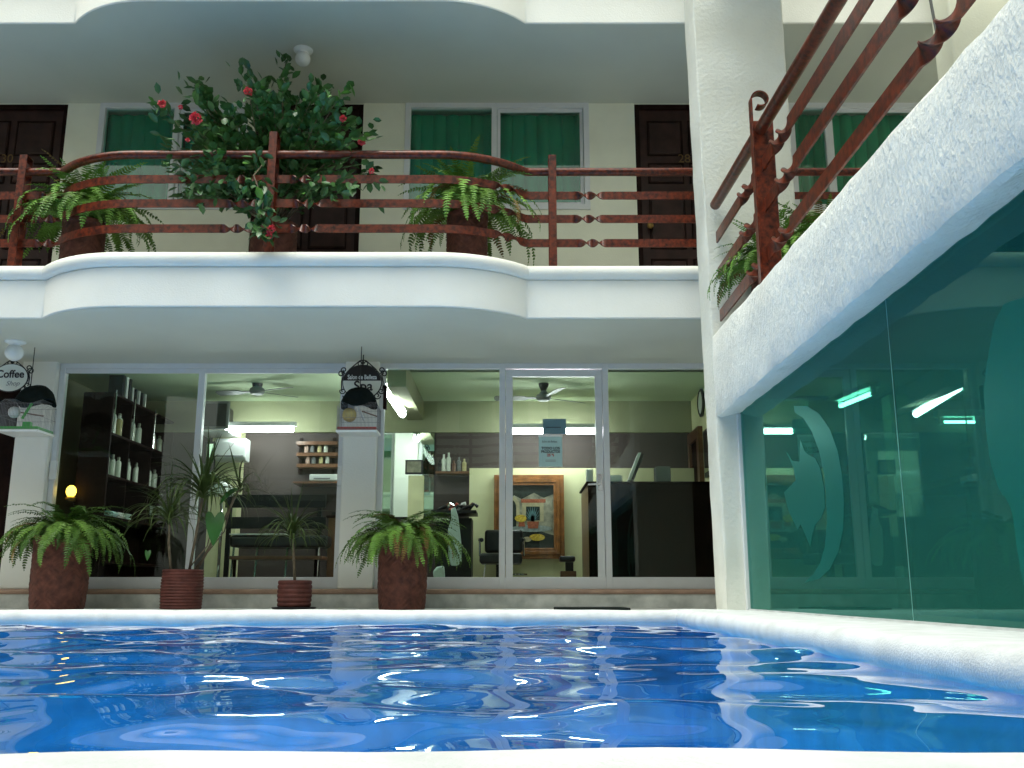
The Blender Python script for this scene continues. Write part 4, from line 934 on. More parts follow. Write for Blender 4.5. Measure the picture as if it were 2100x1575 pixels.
# fans
def fan(label, hub, rad, angs, ztop):
    t = thing('ceiling_fan', label, 'ceiling fan', (hub.x, hub.y, ztop), 'ceiling fans in the salon'); x, y, z = hub
    MB().lathe([(0.055, 0), (0.05, -0.03), (0.022, -0.09), (0.012, -0.1)], (x, y, ztop), 18).build('canopy', 'black_plastic', t, smooth='auto')
    MB().tube([(x, y, ztop - 0.08), (x, y, z + 0.05)], 0.010, 8).build('rod', 'black_plastic', t)
    MB().lathe([(0.015, 0.09), (0.05, 0.045), (0.075, 0.03), (0.08, -0.005), (0.06, -0.03), (0.02, -0.04)], (x, y, z), 20).build('motor', 'grey_lead', t, smooth='auto')
    for a_ in angs:
        mb = MB(); ca, sa = math.cos(R(a_)), math.sin(R(a_)); pr = [(0.07, .018), (0.16, .02), (0.20, .05), (rad, .058), (rad + .02, .03)]
        for s_, w2 in pr:
            for e in (-1, 1):
                for th in (-.003, .003): mb.v.append((x + ca * s_ - sa * w2 * e, y + sa * s_ + ca * w2 * e, z + e * w2 * .22 + th))
        for i_ in range(len(pr) - 1):
            k = i_ * 4; mb.f += [(k, k + 2, k + 6, k + 4), (k + 1, k + 5, k + 7, k + 3), (k, k + 4, k + 5, k + 1), (k + 2, k + 3, k + 7, k + 6)]
        mb.f += [(0, 1, 3, 2), tuple(len(mb.v) - 4 + q for q in (0, 2, 3, 1))]
        mb.build('blade', 'grey_lead', t)
fan('dark ceiling fan left of the salon sign', at(527, 803, 9.75), 0.44, (168, 40, -28), ZC)
fan('dark ceiling fan seen through the glass door', at(1115, 816, 9.75), 0.50, (176, 32, -72), ZC)

# product shelves along the left wall
ux = -3.86; SYN, SYF = 9.05, 10.7
SH = thing('product_shelf', 'tall dark wood product shelf along the left salon wall', 'shelf', (ux - 0.14, 9.8, SILL))
shz = lambda x, y: at(x, y, SYN).z
top_z, s1_z, s2_z, s3_z = shz(222, 805), shz(218, 886), shz(210, 972), shz(205, 1056)
MB().box((ux - 0.28, SYN - 0.02, SILL - .02), (ux, SYN + 0.01, top_z)).build('side_panel', 'dark_wood', SH); MB().box((ux - 0.28, SYF, SILL - .02), (ux, SYF + 0.03, top_z)).build('side_panel', 'dark_wood', SH)
MB().box((ux - 0.30, SYN, SILL - .02), (ux - 0.281, SYF, top_z)).build('back_panel', 'dark_wood', SH)
for z in (top_z, s1_z, s2_z, s3_z, s3_z - 0.42): MB().box((ux - 0.28, SYN + 0.011, z - 0.025), (ux + 0.004, SYF - 0.001, z)).build('shelf_board', 'dark_wood', SH, bevel=0.002, seg=1)
for y in (9.55, 10.15): MB().box((ux - 0.27, y - 0.01, s3_z), (ux - 0.02, y + 0.01, top_z - 0.026)).build('divider', 'dark_wood', SH)
for y in (9.08, 9.55, 10.12): MB().tube([(ux + 0.005, y, s1_z), (ux + 0.005, y, s1_z + 0.42)], 0.006, 6).build('glass_clip', 'chrome', SH)
cnt = ('first', 'second', 'third', 'fourth', 'fifth')
def bottle(label, x, y, z, h, r, m, slim=False):
    t = thing('product_bottle', label, 'bottle', (x, y, z), 'hair product bottles on the dark shelf')
    MB().lathe([(r * .95, 0), (r, .006), (r, h * .72), (r * .8, h * .79), (r * .42, h * .83), (r * .42, h * .86)], (x, y, z), 14).build('body', m, t, smooth='auto')
    MB().lathe([(r * .5, h * .855), (r * .5, h * .97), (r * .4, h)], (x, y, z), 12).build('cap', 'bottle_cap' if m == 'bottle_white' else 'white_plastic', t, smooth='auto')
def row(where, z, y0, n, gap, h, r, mats):
    for i in range(n):
        m = mats[i % len(mats)]; cn = {'bottle_white': 'white', 'bottle_amber': 'amber', 'bottle_blush': 'blush pink'}[m]
        bottle(f'{cn} bottle, {cnt[i]} from the window on the {where}', ux - 0.06 - 0.03 * (i % 2), y0 + gap * i, z, h * (1 - 0.07 * (i % 3)), r, m)
row('upper shelf, bay nearest the window', s1_z, 9.20, 4, 0.075, 0.25, 0.034, ['bottle_white', 'bottle_amber', 'bottle_amber', 'bottle_white'])
row('upper shelf, middle bay', s1_z, 9.68, 4, 0.085, 0.24, 0.032, ['bottle_white'])
row('upper shelf, far bay', s1_z, 10.26, 3, 0.10, 0.22, 0.032, ['bottle_white', 'bottle_blush', 'bottle_white'])
row('second shelf, bay nearest the window', s2_z, 9.14, 5, 0.07, 0.23, 0.028, ['bottle_white'])
row('second shelf, middle bay', s2_z, 9.66, 4, 0.10, 0.23, 0.022, ['bottle_white'])
row('second shelf, far bay', s2_z, 10.22, 4, 0.085, 0.22, 0.033, ['bottle_white'])
for i in range(8):
    y = 9.35 + 0.085 * i; h = 0.30 if i < 3 else 0.17
    tag(MB().box((ux - 0.20, y, top_z + 0.001), (ux - 0.05, y + (0.05 if i < 3 else .03), top_z + h)).build('binder', 'white_plastic' if i % 2 else 'black_plastic', bevel=0.003, seg=1), f"{'white' if i % 2 else 'black'} {'tall' if i < 3 else 'short'} binder, number {('one','two','three','four','five','six','seven','eight')[i]} of the row on top of the shelf", 'binder', 'binders on top of the shelf')
for i, (y, m) in enumerate(((9.2, 'paper_blue'), (9.36, 'sign_white'), (9.52, 'towel'))):
    mb = MB()
    for k in range(4):
        zz = s3_z + 0.001 + k * 0.013; o_ = 0.012 * ((k * 7 + i) % 3); mb.box((ux - 0.22 + o_, y + o_, zz), (ux - 0.01 + o_, y + 0.15, zz + 0.0125))
    tag(mb.build('magazine_stack', m), f"small stack of magazines, {cnt[i]} from the window on the low shelf", 'magazines', 'magazines on the low shelf')
pf = thing('photo_frame', 'white framed photographs standing at the back of the low shelf', 'photo frame', (ux + .05, 10.3, s3_z))
a_, b_ = pbox(307, 1038, 338, 1056, 10.2, .015); MB().box(a_, b_).build('frame', 'white_plastic', pf, bevel=0.003)
a_, b_ = pbox(313, 1042, 332, 1053, 10.195, .004); MB().box(a_, b_).build('photo', 'room_brown', pf)
# small amber wall lamp on the end panel
c_ = at(148, 1008, 8.99); YL = thing('amber_lamp', 'small glowing amber lamp on the dark end panel of the shelf', 'lamp', (c_.x, 9.0, c_.z))
ball((c_.x, 8.97, c_.z), 0.045, 14, 1.25).build('glowing_shade', 'lamp_yellow', YL, smooth=True); MB().lathe([(0.045, -0.08), (0.05, -0.06), (0.02, -0.045)], (c_.x, 8.97, c_.z), 14).build('holder', 'brass', YL, smooth='auto'); MB().box((c_.x - .025, 8.99, c_.z - .09), (c_.x + .025, 9.028, c_.z + .02)).build('back_plate', 'brass', YL)

# television on bracket, air conditioner, hair dryer hood
tv = thing('television', 'bulky dark grey television on a high wall bracket', 'television', at(435, 880, 10.2))
a_, b_ = pbox(405, 822, 470, 880, 10.1, .03); MB().box(a_, b_).build('front_bezel', 'grey_lead', tv, bevel=0.012); 
MB().box((a_[0] + .05, 10.131, a_[2] + .04), (b_[0] - .05, 10.45, b_[2] - .03)).build('back_case', 'black_plastic', tv, bevel=0.03); MB().box((a_[0] + .03, 10.094, a_[2] + .03), (b_[0] - .03, 10.099, b_[2] - .03)).build('screen', 'black_plastic', tv)
MB().box((a_[0], 10.1, a_[2] - .03), (b_[0], 10.5, a_[2] - .008)).build('bracket_shelf', 'white_plastic', tv)
ac = thing('air_conditioner', 'white split air conditioner on the cream wall column', 'air conditioner', at(482, 950, 10.4)); a_, b_ = pbox(440, 898, 503, 944, 10.3, .2)
MB().prism([(10.31, a_[2] + .03), (10.36, a_[2]), (10.5, a_[2]), (10.5, b_[2]), (10.33, b_[2]), (10.3, b_[2] - .04)], a_[0], b_[0], 'yz').build('case', 'white_plastic', ac, bevel=0.01); MB().box((a_[0] + .02, 10.298, a_[2] + .04), (b_[0] - .02, 10.309, a_[2] + .055)).build('vent', 'grey_lead', ac)
hd = thing('hair_dryer_hood', 'white domed hair dryer hood behind the dracaena', 'hair dryer', at(449, 1020, 9.7)); c_ = at(449, 1016, 9.7)
MB().lathe([(0.145, 0), (0.15, 0.02), (0.14, .06), (0.11, .105), (0.06, .135), (0.005, .145)], c_, 28).build('hood', 'white_plastic', hd, smooth='auto'); MB().tube([c_ + Vector((0, .1, .02)), c_ + Vector((0, .14, -.3)), (c_.x, c_.y + .14, SILL)], 0.016, 8).build('stand', 'chrome', hd, smooth=True); MB().lathe([(0.2, 0), (0.2, .02), (0.03, .05)], (c_.x, c_.y + .14, SILL - .01), 20).build('foot', 'chrome', hd, smooth='auto')
mr = thing('salon_mirror', 'tall mirror with dark rounded frame beside the shelf end', 'mirror', at(436, 960, 10.5)); a_, b_ = pbox(416, 905, 440, 1010, 10.5, .02)
MB().box(a_, b_).build('frame', 'black_plastic', mr, bevel=0.02); MB().box((a_[0] + .025, 10.494, a_[2] + .03), (b_[0] - .025, 10.499, b_[2] - .03)).build('glass', 'mirror', mr)
# waiting bench: two wide backrest boards, padded seat, chrome legs
bn = thing('waiting_bench', 'black waiting bench with two wide backrest boards on dark posts', 'bench', at(560, 1190, 9.75))
for y0, y1 in ((1014, 1041), (1060, 1084)): a_, b_ = pbox(462, y0, 668, y1, 9.9, .03); MB().box(a_, b_).build('backrest_board', 'black_plastic', bn, bevel=0.004)
for x_ in (466, 652): a_, b_ = pbox(x_ - 4, 1020, x_ + 5, 1195, 9.935, .03); MB().box(a_, b_).build('back_post', 'black_plastic', bn)
a_, b_ = pbox(470, 1098, 672, 1122, 9.4, .5); MB().box(a_, b_).build('seat', 'black_leather', bn, bevel=0.03, seg=3); a_, b_ = pbox(470, 1094, 590, 1098, 9.38, .45); MB().box((a_[0], a_[1], b_[2] + .0 - .012), (b_[0], b_[1], b_[2])).build('white_cover', 'sign_white', bn)
for x_ in (480, 528, 590, 655): q = at(x_, 1120, 9.5); MB().tube([q, (q.x - .02, 9.5, SILL - .01)], 0.011, 8).build('leg', 'chrome', bn)
cb = thing('small_cabinet', 'narrow brown cabinet with black items on top beside the pier', 'cabinet', at(685, 1190, 9.6)); a_, b_ = pbox(671, 1062, 702, 1195, 9.6, .35); MB().box(a_, b_).build('body', 'panel_wood', cb, bevel=0.004); MB().box((a_[0] - .02, 9.58, b_[2]), (b_[0] + .02, 9.97, b_[2] + .025)).build('top', 'dark_wood', cb, bevel=0.004); MB().box((a_[0] + .02, 9.65, b_[2] + .0251), (b_[0], 9.85, b_[2] + .06)).build('drawer_box', 'black_plastic', cb)
tbz = thing('low_table', 'dark brown low table behind the dracaena pots', 'table', at(540, 1190, 9.2)); a_, b_ = pbox(470, 1140, 660, 1147, 9.3, .4); MB().box(a_, b_).build('top', 'panel_wood', tbz, bevel=0.004)
for x_ in (482, 648): q = at(x_, 1147, 9.45); MB().tube([q, (q.x, 9.45, SILL - .01)], 0.016, 8).build('leg', 'dark_wood', tbz)

# wall mirror, picture, towel cabinet, styling chair
wm = thing('wall_mirror', 'large frameless wall mirror right of the pier reflecting the courtyard', 'mirror', at(832, 1050, YR - .05)); a_, b_ = pbox(776, 866, 890, 1060, YR - .03, .012); MB().box(a_, b_).build('glass', 'mirror', wm); MB().box((a_[0] - .005, a_[1] + .0121, a_[2] - .005), (b_[0] + .005, YR - .001, b_[2] + .005)).build('backing', 'black_plastic', wm)
pc = thing('framed_picture', 'small black framed picture hanging in front of the wall mirror', 'picture', at(849, 958, YR - .06)); a_, b_ = pbox(831, 943, 867, 972, YR - .06, .02); MB().box(a_, b_).build('frame', 'black_plastic', pc, bevel=0.003); MB().box((a_[0] + .018, a_[1] - .003, a_[2] + .018), (b_[0] - .018, a_[1] - .0005, b_[2] - .018)).build('print', 'pc_wall', pc)
a_, b_ = pbox(836, 975, 868, 1100, YR - .07, .03); tag(MB().box(a_, b_).build('cream_panel', 'room_cream', bevel=0.004), 'narrow cream upright panel under the small framed picture', 'panel')
kb = thing('styling_cabinet', 'black styling cabinet with brushes on top and towel at its front', 'cabinet', at(930, 1190, 9.9)); a_, b_ = pbox(893, 1062, 967, 1196, 9.95, .4); MB().box(a_, b_).build('body', 'black_plastic', kb, bevel=0.006)
a_, b_ = pbox(884, 1046, 977, 1053, 9.85, .45); MB().box(a_, b_).build('top_tray', 'black_plastic', kb, bevel=0.004)
zt_ = b_[2]; xa_, xb_ = a_[0], b_[0]
cols = ['black_plastic', 'panel_wood', 'chrome', 'tray_red', 'black_plastic', 'white_plastic', 'black_plastic', 'panel_wood', 'black_plastic']
for i in range(9):
    x = xa_ + .06 + (xb_ - xa_ - .1) * i / 9; tag(MB().tube([(x, 9.95 + .03 * (i % 3), zt_ + .012), (x + .05, 9.97 + .04 * (i % 2), zt_ + .035 + .02 * (i % 3)), (x + .085, 10.0, zt_ + .05 + .03 * (i % 2))], [.012, .016, .02], 8).build('hair_brush', cols[i], smooth='auto'), f'hair tool, {("first","second","third","fourth","fifth","sixth","seventh","eighth","ninth")[i]} from the left on the black styling cabinet', 'hair brush', 'brushes on the styling cabinet')
mb = MB(); a_ = [(925, 1044), (934, 1040), (940, 1060), (946, 1110), (947, 1150), (938, 1161), (925, 1160), (920, 1140), (919, 1085), (926, 1065)]; poly = [at(x, y, 9.83) for x, y in a_]; mb.prism([(q.x, q.z) for q in poly], 9.80, 9.835); tag(mb.build('towel', 'towel', bevel=0.01, seg=3, smooth='auto'), 'pale towel hanging down the front of the styling cabinet', 'towel')
a_ = [(889, 1172), (897, 1163), (911, 1160), (913, 1185), (905, 1192), (891, 1188)]; poly = [at(x, y, 9.6) for x, y in a_]; tag(MB().prism([(q.x, q.z) for q in poly], 9.5, 9.62).build('plastic_bag', 'towel', bevel=0.02, seg=3, smooth='auto'), 'small crumpled pale bag low beside the styling cabinet', 'bag')
ch = thing('styling_chair', 'black leather salon chair with chrome footrest in front of the painting', 'chair', at(1025, 1195, 9.9))
a_, b_ = pbox(994, 1086, 1072, 1134, 10.08, .08); MB().box(a_, b_).build('backrest', 'black_leather', ch, bevel=0.035, seg=4, smooth='auto')
a_, b_ = pbox(983, 1134, 1071, 1156, 9.65, .45); MB().box(a_, b_).build('seat', 'black_leather', ch, bevel=0.03, seg=4, smooth='auto')
for x_, sg in ((984, -1), (1074, 1)):
    q = at(x_, 1108, 9.8); MB().tube([q + Vector((.02 * -sg, -.06, 0)), q + Vector((0, .12, .01))], 0.022, 8).build('armrest', 'black_leather', ch, smooth='auto'); MB().tube([q, (q.x, 9.85, at(0, 1140, 9.85).z)], 0.010, 8).build('arm_support', 'chrome', ch)
q = at(1025, 1156, 9.9); MB().tube([q, (q.x, 9.9, SILL)], 0.04, 14).build('column', 'black_plastic', ch, smooth='auto'); MB().lathe([(0.26, 0), (0.26, .02), (.06, .05)], (q.x, 9.9, SILL - .01), 24).build('base', 'chrome', ch, smooth='auto')
q = at(1066, 1180, 9.5); MB().lathe([(0.001, 0), (.075, .004), (.075, .016), (.001, .02)], q, 18).build('footrest', 'chrome', ch, smooth='auto'); MB().tube([at(996, 1156, 9.7), at(990, 1196, 9.7)], 0.008, 8).build('brake_lever', 'chrome', ch)
c2 = thing('shampoo_chair', 'dark chair arm and base partly hidden by the reception counter', 'chair', at(1163, 1195, 9.9)); a_, b_ = pbox(1148, 1140, 1180, 1152, 9.9, .2); MB().box(a_, b_).build('armrest', 'black_leather', c2, bevel=0.02, seg=3); a_, b_ = pbox(1160, 1153, 1176, 1172, 9.95, .1); MB().box(a_, b_).build('arm_support', 'black_plastic', c2); a_, b_ = pbox(1150, 1171, 1182, 1197, 9.9, .2); MB().box(a_, b_).build('base', 'panel_wood', c2, bevel=0.004)

# rail reflection built as rack boards, ledges and small things on the back wall
rk = thing('rail_reflection_rack', 'three dark boards standing in for the railing reflected in the glass, left of the pier', 'rack', at(652, 965, YR - .05))  # boards take the place of balcony rails mirrored in the shop glass
for y0 in (905, 928, 951): a_, b_ = pbox(608, y0, 692, y0 + 7, YR - .2, .17); MB().box(a_, b_).build('reflected_rail_board', 'panel_wood', rk)
for x_ in (616, 684): a_, b_ = pbox(x_ - 3, 898, x_ + 3, 972, YR - .03, .025); MB().box(a_, b_).build('upright', 'dark_wood', rk)
kk = 0
for y0 in (928, 951):
    for x_ in (628, 640, 655, 668):
        q = at(x_ + (3 if y0 > 930 else 0), y0, YR - .14); m_ = ('bottle_blush', 'grey_lead', 'bottle_amber', 'bottle_white')[kk % 4]; kk += 1
        tag(MB().lathe([(.022, .002), (.024, .05), (.02, .075), (.009, .082), (.009, .10)], q, 10).build('small_bottle', m_, smooth='auto'), f"small bottle, {cnt[(kk - 1) % 4]} from the left on the {'middle' if y0 == 928 else 'lowest'} board of the rail reflection rack", 'bottle', 'small bottles on the rail reflection rack')
pr = thing('white_appliance', 'flat white appliance on a ledge beside the pier', 'appliance', at(662, 985, YR - .3)); a_, b_ = pbox(634, 972, 692, 986, YR - .35, .3); MB().box(a_, b_).build('body', 'white_plastic', pr, bevel=0.015, seg=3); MB().box((a_[0] + .05, a_[1] - .004, a_[2] + .02), (b_[0] - .08, a_[1] - .0005, a_[2] + .032)).build('slot', 'grey_lead', pr)
a_, b_ = pbox(600, 987, 697, 991, YR - .36, .35); tag(MB().box(a_, b_).build('wall_ledge', 'panel_wood'), 'narrow wooden ledge holding the white appliance', 'ledge')
a_, b_ = pbox(893, 966, 962, 971, YR - .2, .19); tag(MB().box(a_, b_).build('wall_ledge', 'panel_wood'), 'narrow wooden ledge right of the large wall mirror', 'ledge'); zl = b_[2]
for i, (x_, h_, m_) in enumerate(((902, .14, 'black_plastic'), (910, .20, 'bottle_white'), (920, .22, 'bottle_white'), (931, .13, 'panel_wood'), (941, .17, 'grey_lead'), (952, .15, 'bottle_amber'))):
    q = at(x_, 960, YR - .1); tag(MB().lathe([(.025, .001), (.026, h_ * .7), (.012, h_ * .8), (.012, h_)], (q.x, q.y, zl), 10).build('spray_bottle', m_, smooth='auto'), f"bottle, {('first', 'second', 'third', 'fourth', 'fifth', 'sixth')[i]} from the mirror on the narrow wall ledge", 'bottle', 'bottles on the wall ledge')

# painting of an agave, arch and flowers
YP = YR - 0.235; pt = thing('painting', 'large still life painting of potted plants in carved orange wood frame', 'painting', at(1085, 1146, YP))
ax, az = at(1013, 1060, YP).x, at(0, 1146, YP).z; bx_, bz_ = at(1157, 1060, YP).x, at(0, 974, YP).z; t = 0.115
f = MB()
for k, (d0, d1, yy) in enumerate(((0, .045, .028), (.045, .085, .014), (.085, t, .022))):
    f.box((ax + d0, YP - .012 + yy - .03, az + d0), (ax + d1, YP + .05, bz_ - d0)); f.box((bx_ - d1, YP - .012 + yy - .03, az + d0), (bx_ - d0, YP + .05, bz_ - d0)); f.box((ax + d1, YP - .0121 + yy - .03, bz_ - d1), (bx_ - d1, YP + .0499, bz_ - d0)); f.box((ax + d1, YP - .0121 + yy - .03, az + d0), (bx_ - d1, YP + .0499, az + d1))
f.build('frame', 'frame_gold', pt, bevel=0.004, seg=1)
cv = MB().box((ax + t - .01, YP + .012, az + t - .01), (bx_ - t + .01, YP + .03, bz_ - t + .01)).build('canvas', 'pc_wall', pt)
cw, chh = bx_ - ax - 2 * t, bz_ - az - 2 * t
def pnt(poly, m, lay): MB().prism([(ax + t + cw * u, az + t + chh * v) for u, v in poly], YP + .012 - .0015 * lay, YP + .0125 - .0015 * (lay - 1) - .0006).build('painted_shape', m, cv)
def ell(cx, cy, rx, ry, n=14, a0=0, a1=360): return [(cx + rx * math.cos(R(a0 + (a1 - a0) * k / n)), cy + ry * math.sin(R(a0 + (a1 - a0) * k / n))) for k in range(n + (0 if a1 - a0 == 360 else 1))]
pnt([(0, 1), (1, 1), (1, .86), (.8, .8), (.6, .88), (.35, .78), (.2, .84), (0, .76)], 'pc_dark', 1); pnt([(0, 0), (1, 0), (1, .2), (.6, .3), (.3, .24), (0, .33)], 'pc_dark', 1)
pnt([(0, .3), (.31, .3)] + ell(.155, .66, .155, .16, 10, 0, 180), 'pc_cream', 2); pnt([(.03, .32), (.24, .32)] + ell(.135, .64, .105, .13, 10, 0, 180), 'pc_dark', 3)
pnt([(.36, .42), (.8, .42), (.8, .72), (.36, .72)], 'pc_cream', 2); pnt([(.44, .44), (.72, .44), (.72, .66), (.44, .66)], 'pc_dark', 3); pnt([(.34, .72), (.84, .72), (.84, .78), (.34, .78)], 'pc_clay', 2)
for k in range(11):
    a__ = R(18 + 144 * k / 10); L = .26; pnt([(.57 - .03 * math.sin(a__), .42), (.57 + .03 * math.sin(a__), .42), (.57 + L * .8 * math.cos(a__), .42 + L * math.sin(a__))], 'pc_agave', 5)
pnt(ell(.55, .31, .42, .055), 'pc_table', 4); pnt([(.28, .34), (.42, .34), (.40, .43), (.30, .43)], 'pc_clay', 6); pnt(ell(.33, .47, .12, .06), 'pc_yellow', 7); pnt([(.48, .31), (.68, .31), (.70, .42), (.46, .42)], 'pc_clay', 6)
pnt(ell(.66, .17, .16, .055), 'pc_yellow', 5); pnt(ell(.46, .14, .09, .04), 'pc_cream', 5)

# reception counter and things on it
rc = thing('reception_counter', 'dark brown reception counter to the right of the glass door', 'counter', at(1330, 1200, 9.1))
cx0 = at(1208, 1100, 9.2).x; ctop = at(0, 988, 9.2).z
MB().box((cx0, 9.2, SILL - .02), (SX1 - .01, 9.24, ctop - .02)).build('front_panel', 'counter_wood', rc); MB().box((cx0 + .0, 9.241, SILL - .02), (cx0 + .03, 10.15, ctop - .02)).build('end_panel', 'panel_wood', rc); MB().box((cx0 - .02, 9.17, ctop - .019), (SX1 - .01, 9.5, ctop)).build('counter_top', 'counter_wood', rc, bevel=0.004); MB().box((cx0 - .02, 9.501, ctop - .019), (cx0 + .3, 10.15, ctop - .001)).build('counter_top', 'counter_wood', rc, bevel=0.004)
mo = thing('monitor', 'slim computer monitor with pale edge tilted on the counter', 'monitor', at(1296, 985, 9.4)); q0, q1 = at(1288, 984, 9.4), at(1309, 928, 9.4)
mb = MB(); mb.add([q0, q0 + Vector((.03, 0, 0)), q1 + Vector((.03, 0, 0)), q1, q0 + Vector((.02, .35, 0)), q0 + Vector((.05, .35, 0)), q1 + Vector((.05, .35, 0)), q1 + Vector((.02, .35, 0))], [(0, 1, 2, 3), (4, 5, 6, 7), (0, 1, 5, 4), (1, 2, 6, 5), (2, 3, 7, 6), (3, 0, 4, 7)]); mb.build('screen_shell', 'white_plastic', mo)
mb = MB(); mb.add([q0 + Vector((.031, .01, .01)), q1 + Vector((.031, .01, -.01)), q1 + Vector((.06, .34, -.01)), q0 + Vector((.06, .34, .01)), q0 + Vector((.06, .01, .01)), q1 + Vector((.06, .01, -.01)), q1 + Vector((.09, .34, -.01)), q0 + Vector((.09, .34, .01))], [(0, 1, 2, 3), (4, 5, 6, 7), (0, 1, 5, 4), (1, 2, 6, 5), (2, 3, 7, 6), (3, 0, 4, 7)]); mb.build('back_case', 'black_plastic', mo); MB().box((q0.x - .02, 9.45, ctop), (q0.x + .2, 9.62, ctop + .02)).build('stand', 'black_plastic', mo)
a_, b_ = pbox(1345, 956, 1376, 986, 9.25, .15); tag(MB().box((a_[0], a_[1], ctop + .001), b_).build('card_reader', 'grey_lead', bevel=0.012), 'dark boxy device standing on the counter front edge', 'device')
a_, b_ = pbox(1250, 974, 1277, 987, 9.25, .12); tag(MB().box((a_[0], a_[1], ctop + .001), b_).build('tissue_box', 'white_plastic', bevel=0.02, seg=3), 'small pale rounded box at the counter end near the door', 'box')
a_, b_ = pbox(1203, 962, 1216, 982, 9.6, .1); tag(MB().box((a_[0], a_[1], ctop), b_).build('paper_holder', 'white_plastic', bevel=0.004), 'small white holder on the counter end by the door handle', 'holder')
q = at(1377, 826, 9.9); ck = thing('wall_clock', 'round black wall clock high on the right salon wall', 'clock', (SX1 - .02, q.y, q.z))
cy_, cz_ = 10.05, at(1377, 826, 10.05).z
o = MB().lathe([(0.15, 0), (.155, .02), (.13, .03), (.125, .02), (.001, .02)], n=26).build('case', 'black_plastic', ck, local=True, smooth='auto'); ck.location = (SX1 - .001, cy_, cz_); o.rotation_euler = (0, R(-90), 0)
o = MB().lathe([(.12, .0205), (.001, .0215)], n=26).build('dial', 'sign_white', ck, local=True); o.rotation_euler = (0, R(-90), 0)
wf = thing('mirror_frame', 'tall dark framed mirror on the right salon wall above the counter', 'mirror', (SX1, 9.75, 1.2)); MB().box((SX1 - .03, 9.45, ctop + .12), (SX1 - .001, 9.95, ctop + .62)).build('frame', 'black_plastic', wf, bevel=0.006); MB().box((SX1 - .036, 9.50, ctop + .17), (SX1 - .0305, 9.90, ctop + .57)).build('glass', 'mirror', wf)
bd = thing('carved_panel', 'dark carved panel with golden beads high on the right wall', 'wall decoration', (SX1, 9.4, 1.8)); MB().box((SX1 - .03, 9.05, 1.60), (SX1 - .001, 9.65, 1.98)).build('board', 'dark_wood', bd, bevel=0.004)
for i in range(7):
    for j in range(4): ball((SX1 - .035, 9.11 + .08 * i, 1.65 + .09 * j), 0.022, 8).build('bead', 'brass', bd, smooth=True)
wd = thing('inner_door', 'brown wooden inner door frame on the right salon wall', 'door frame', (SX1, 10.4, SILL)); MB().box((SX1 - .05, 10.10, SILL), (SX1 - .001, 10.22, 1.62)).build('jamb', 'panel_wood', wd); MB().box((SX1 - .05, 10.65, SILL), (SX1 - .001, 10.74, 1.62)).build('jamb', 'panel_wood', wd); MB().box((SX1 - .05, 10.10, 1.621), (SX1 - .001, 10.74, 1.74)).build('lintel', 'panel_wood', wd); MB().box((SX1 - .02, 10.221, SILL), (SX1 - .001, 10.649, 1.62)).build('door_leaf', 'dark_wood', wd)

# notices on the glass door
YN = YG + 0.0005
def notice(label, x0, y0, x1, y1, m):
    t = thing('paper_notice', label, 'notice', at((x0 + x1) / 2, y1, YN - .003)); a_, b_ = pbox(x0, y0, x1, y1, YN - .0025, .0018); MB().box(a_, b_).build('sheet', m, t); return t, a_, b_
n1, a_, b_ = notice('pale blue printed notice taped inside the glass door', 1105, 893, 1153, 957, 'paper_blue')
cx, w_, h = (a_[0] + b_[0]) / 2, b_[0] - a_[0], b_[2] - a_[2]; yy = a_[1] - .001
text_part('Salon de Belleza', .026, (cx - .01, yy, a_[2] + h * .80), 'sign_ink', n1, shear=.3, sx=.85)
text_part('TODO LOS', .034, (cx, yy, a_[2] + h * .585), 'sign_ink', n1, bold=.0012); text_part('PRODUCTOS', .034, (cx, yy, a_[2] + h * .475), 'sign_ink', n1, bold=.0012, sx=.86); text_part('25 %', .034, (cx, yy, a_[2] + h * .365), 'red_ink', n1, bold=.0012)
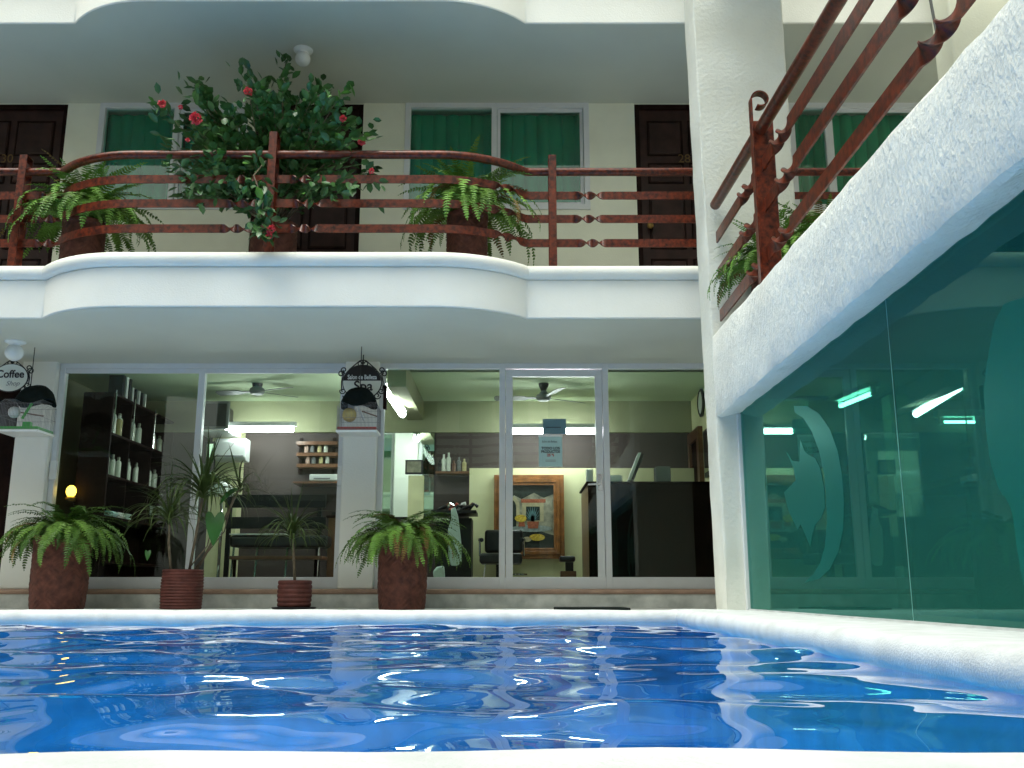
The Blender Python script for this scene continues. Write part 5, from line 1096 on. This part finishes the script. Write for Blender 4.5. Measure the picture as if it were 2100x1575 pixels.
for k in (.21, .17): MB().box((cx - w_ * .22, yy - .0004, a_[2] + h * k - .002), (cx + w_ * .22, yy + .0006, a_[2] + h * k + .002)).build('fine_print', 'sign_grey', n1)
MB().box((a_[0] - .006, yy - .0005, b_[2] - .012), (b_[0] + .004, yy + .0009, b_[2] + .008)).build('tape', 'sign_white', n1)
n2, a_, b_ = notice('slate blue notice above the printed one on the glass door', 1113, 859, 1161, 890, 'paper_blue_grey')
MB().box((a_[0] + .03, a_[1] - .0012, a_[2] + .06), (b_[0] - .05, a_[1] - .0001, a_[2] + .066)).build('fine_print', 'sign_ink', n2)

# ------------------------------------------------------------------ dining room behind the tinted glass
tube_lamp('lit tube lamp on the ceiling behind the tinted glass', (2.24, 6.38, 1.235), (2.30, 5.93, 1.235), 0.014, 'tube_glow_green', group='lit tube lamps behind the tinted glass')
tube_lamp('short glowing tube standing in for a salon lamp reflected in the tinted glass', (2.93, 6.40, 1.13), (3.17, 6.40, 1.13), 0.010, 'tube_glow_green', group='lit tube lamps behind the tinted glass')  # added glow in place of a salon lamp's reflection on the glass
pd = thing('dome_lampshade', 'pale dome lampshade hanging behind the tinted glass', 'lamp', (2.86, 5.9, 0.66)); MB().lathe([(.11, 0), (.105, .03), (.08, .065), (.04, .085), (.01, .09)], (2.86, 5.9, .60), 24).build('shade', 'globe_white', pd, smooth='auto'); MB().tube([(2.86, 5.9, .68), (2.86, 5.9, 1.3)], .005, 6).build('cord', 'black_plastic', pd)
for i, (x, y) in enumerate(((2.7, 5.2), (3.6, 4.2), (2.8, 3.4))):
    t = thing('dining_table', f"dark square dining table behind the tinted glass, {('nearest the pillar', 'in the middle', 'nearest the camera')[i]}", 'table', (x, y, DECK + .012), 'tables behind the tinted glass'); MB().box((x - .4, y - .4, .55), (x + .4, y + .4, .585)).build('top', 'panel_wood', t, bevel=.005)
    for sx in (-1, 1):
        for sy in (-1, 1): MB().box((x + sx * .36 - .025, y + sy * .36 - .025, DECK + .012), (x + sx * .36 + .025, y + sy * .36 + .025, .5499)).build('leg', 'panel_wood', t)
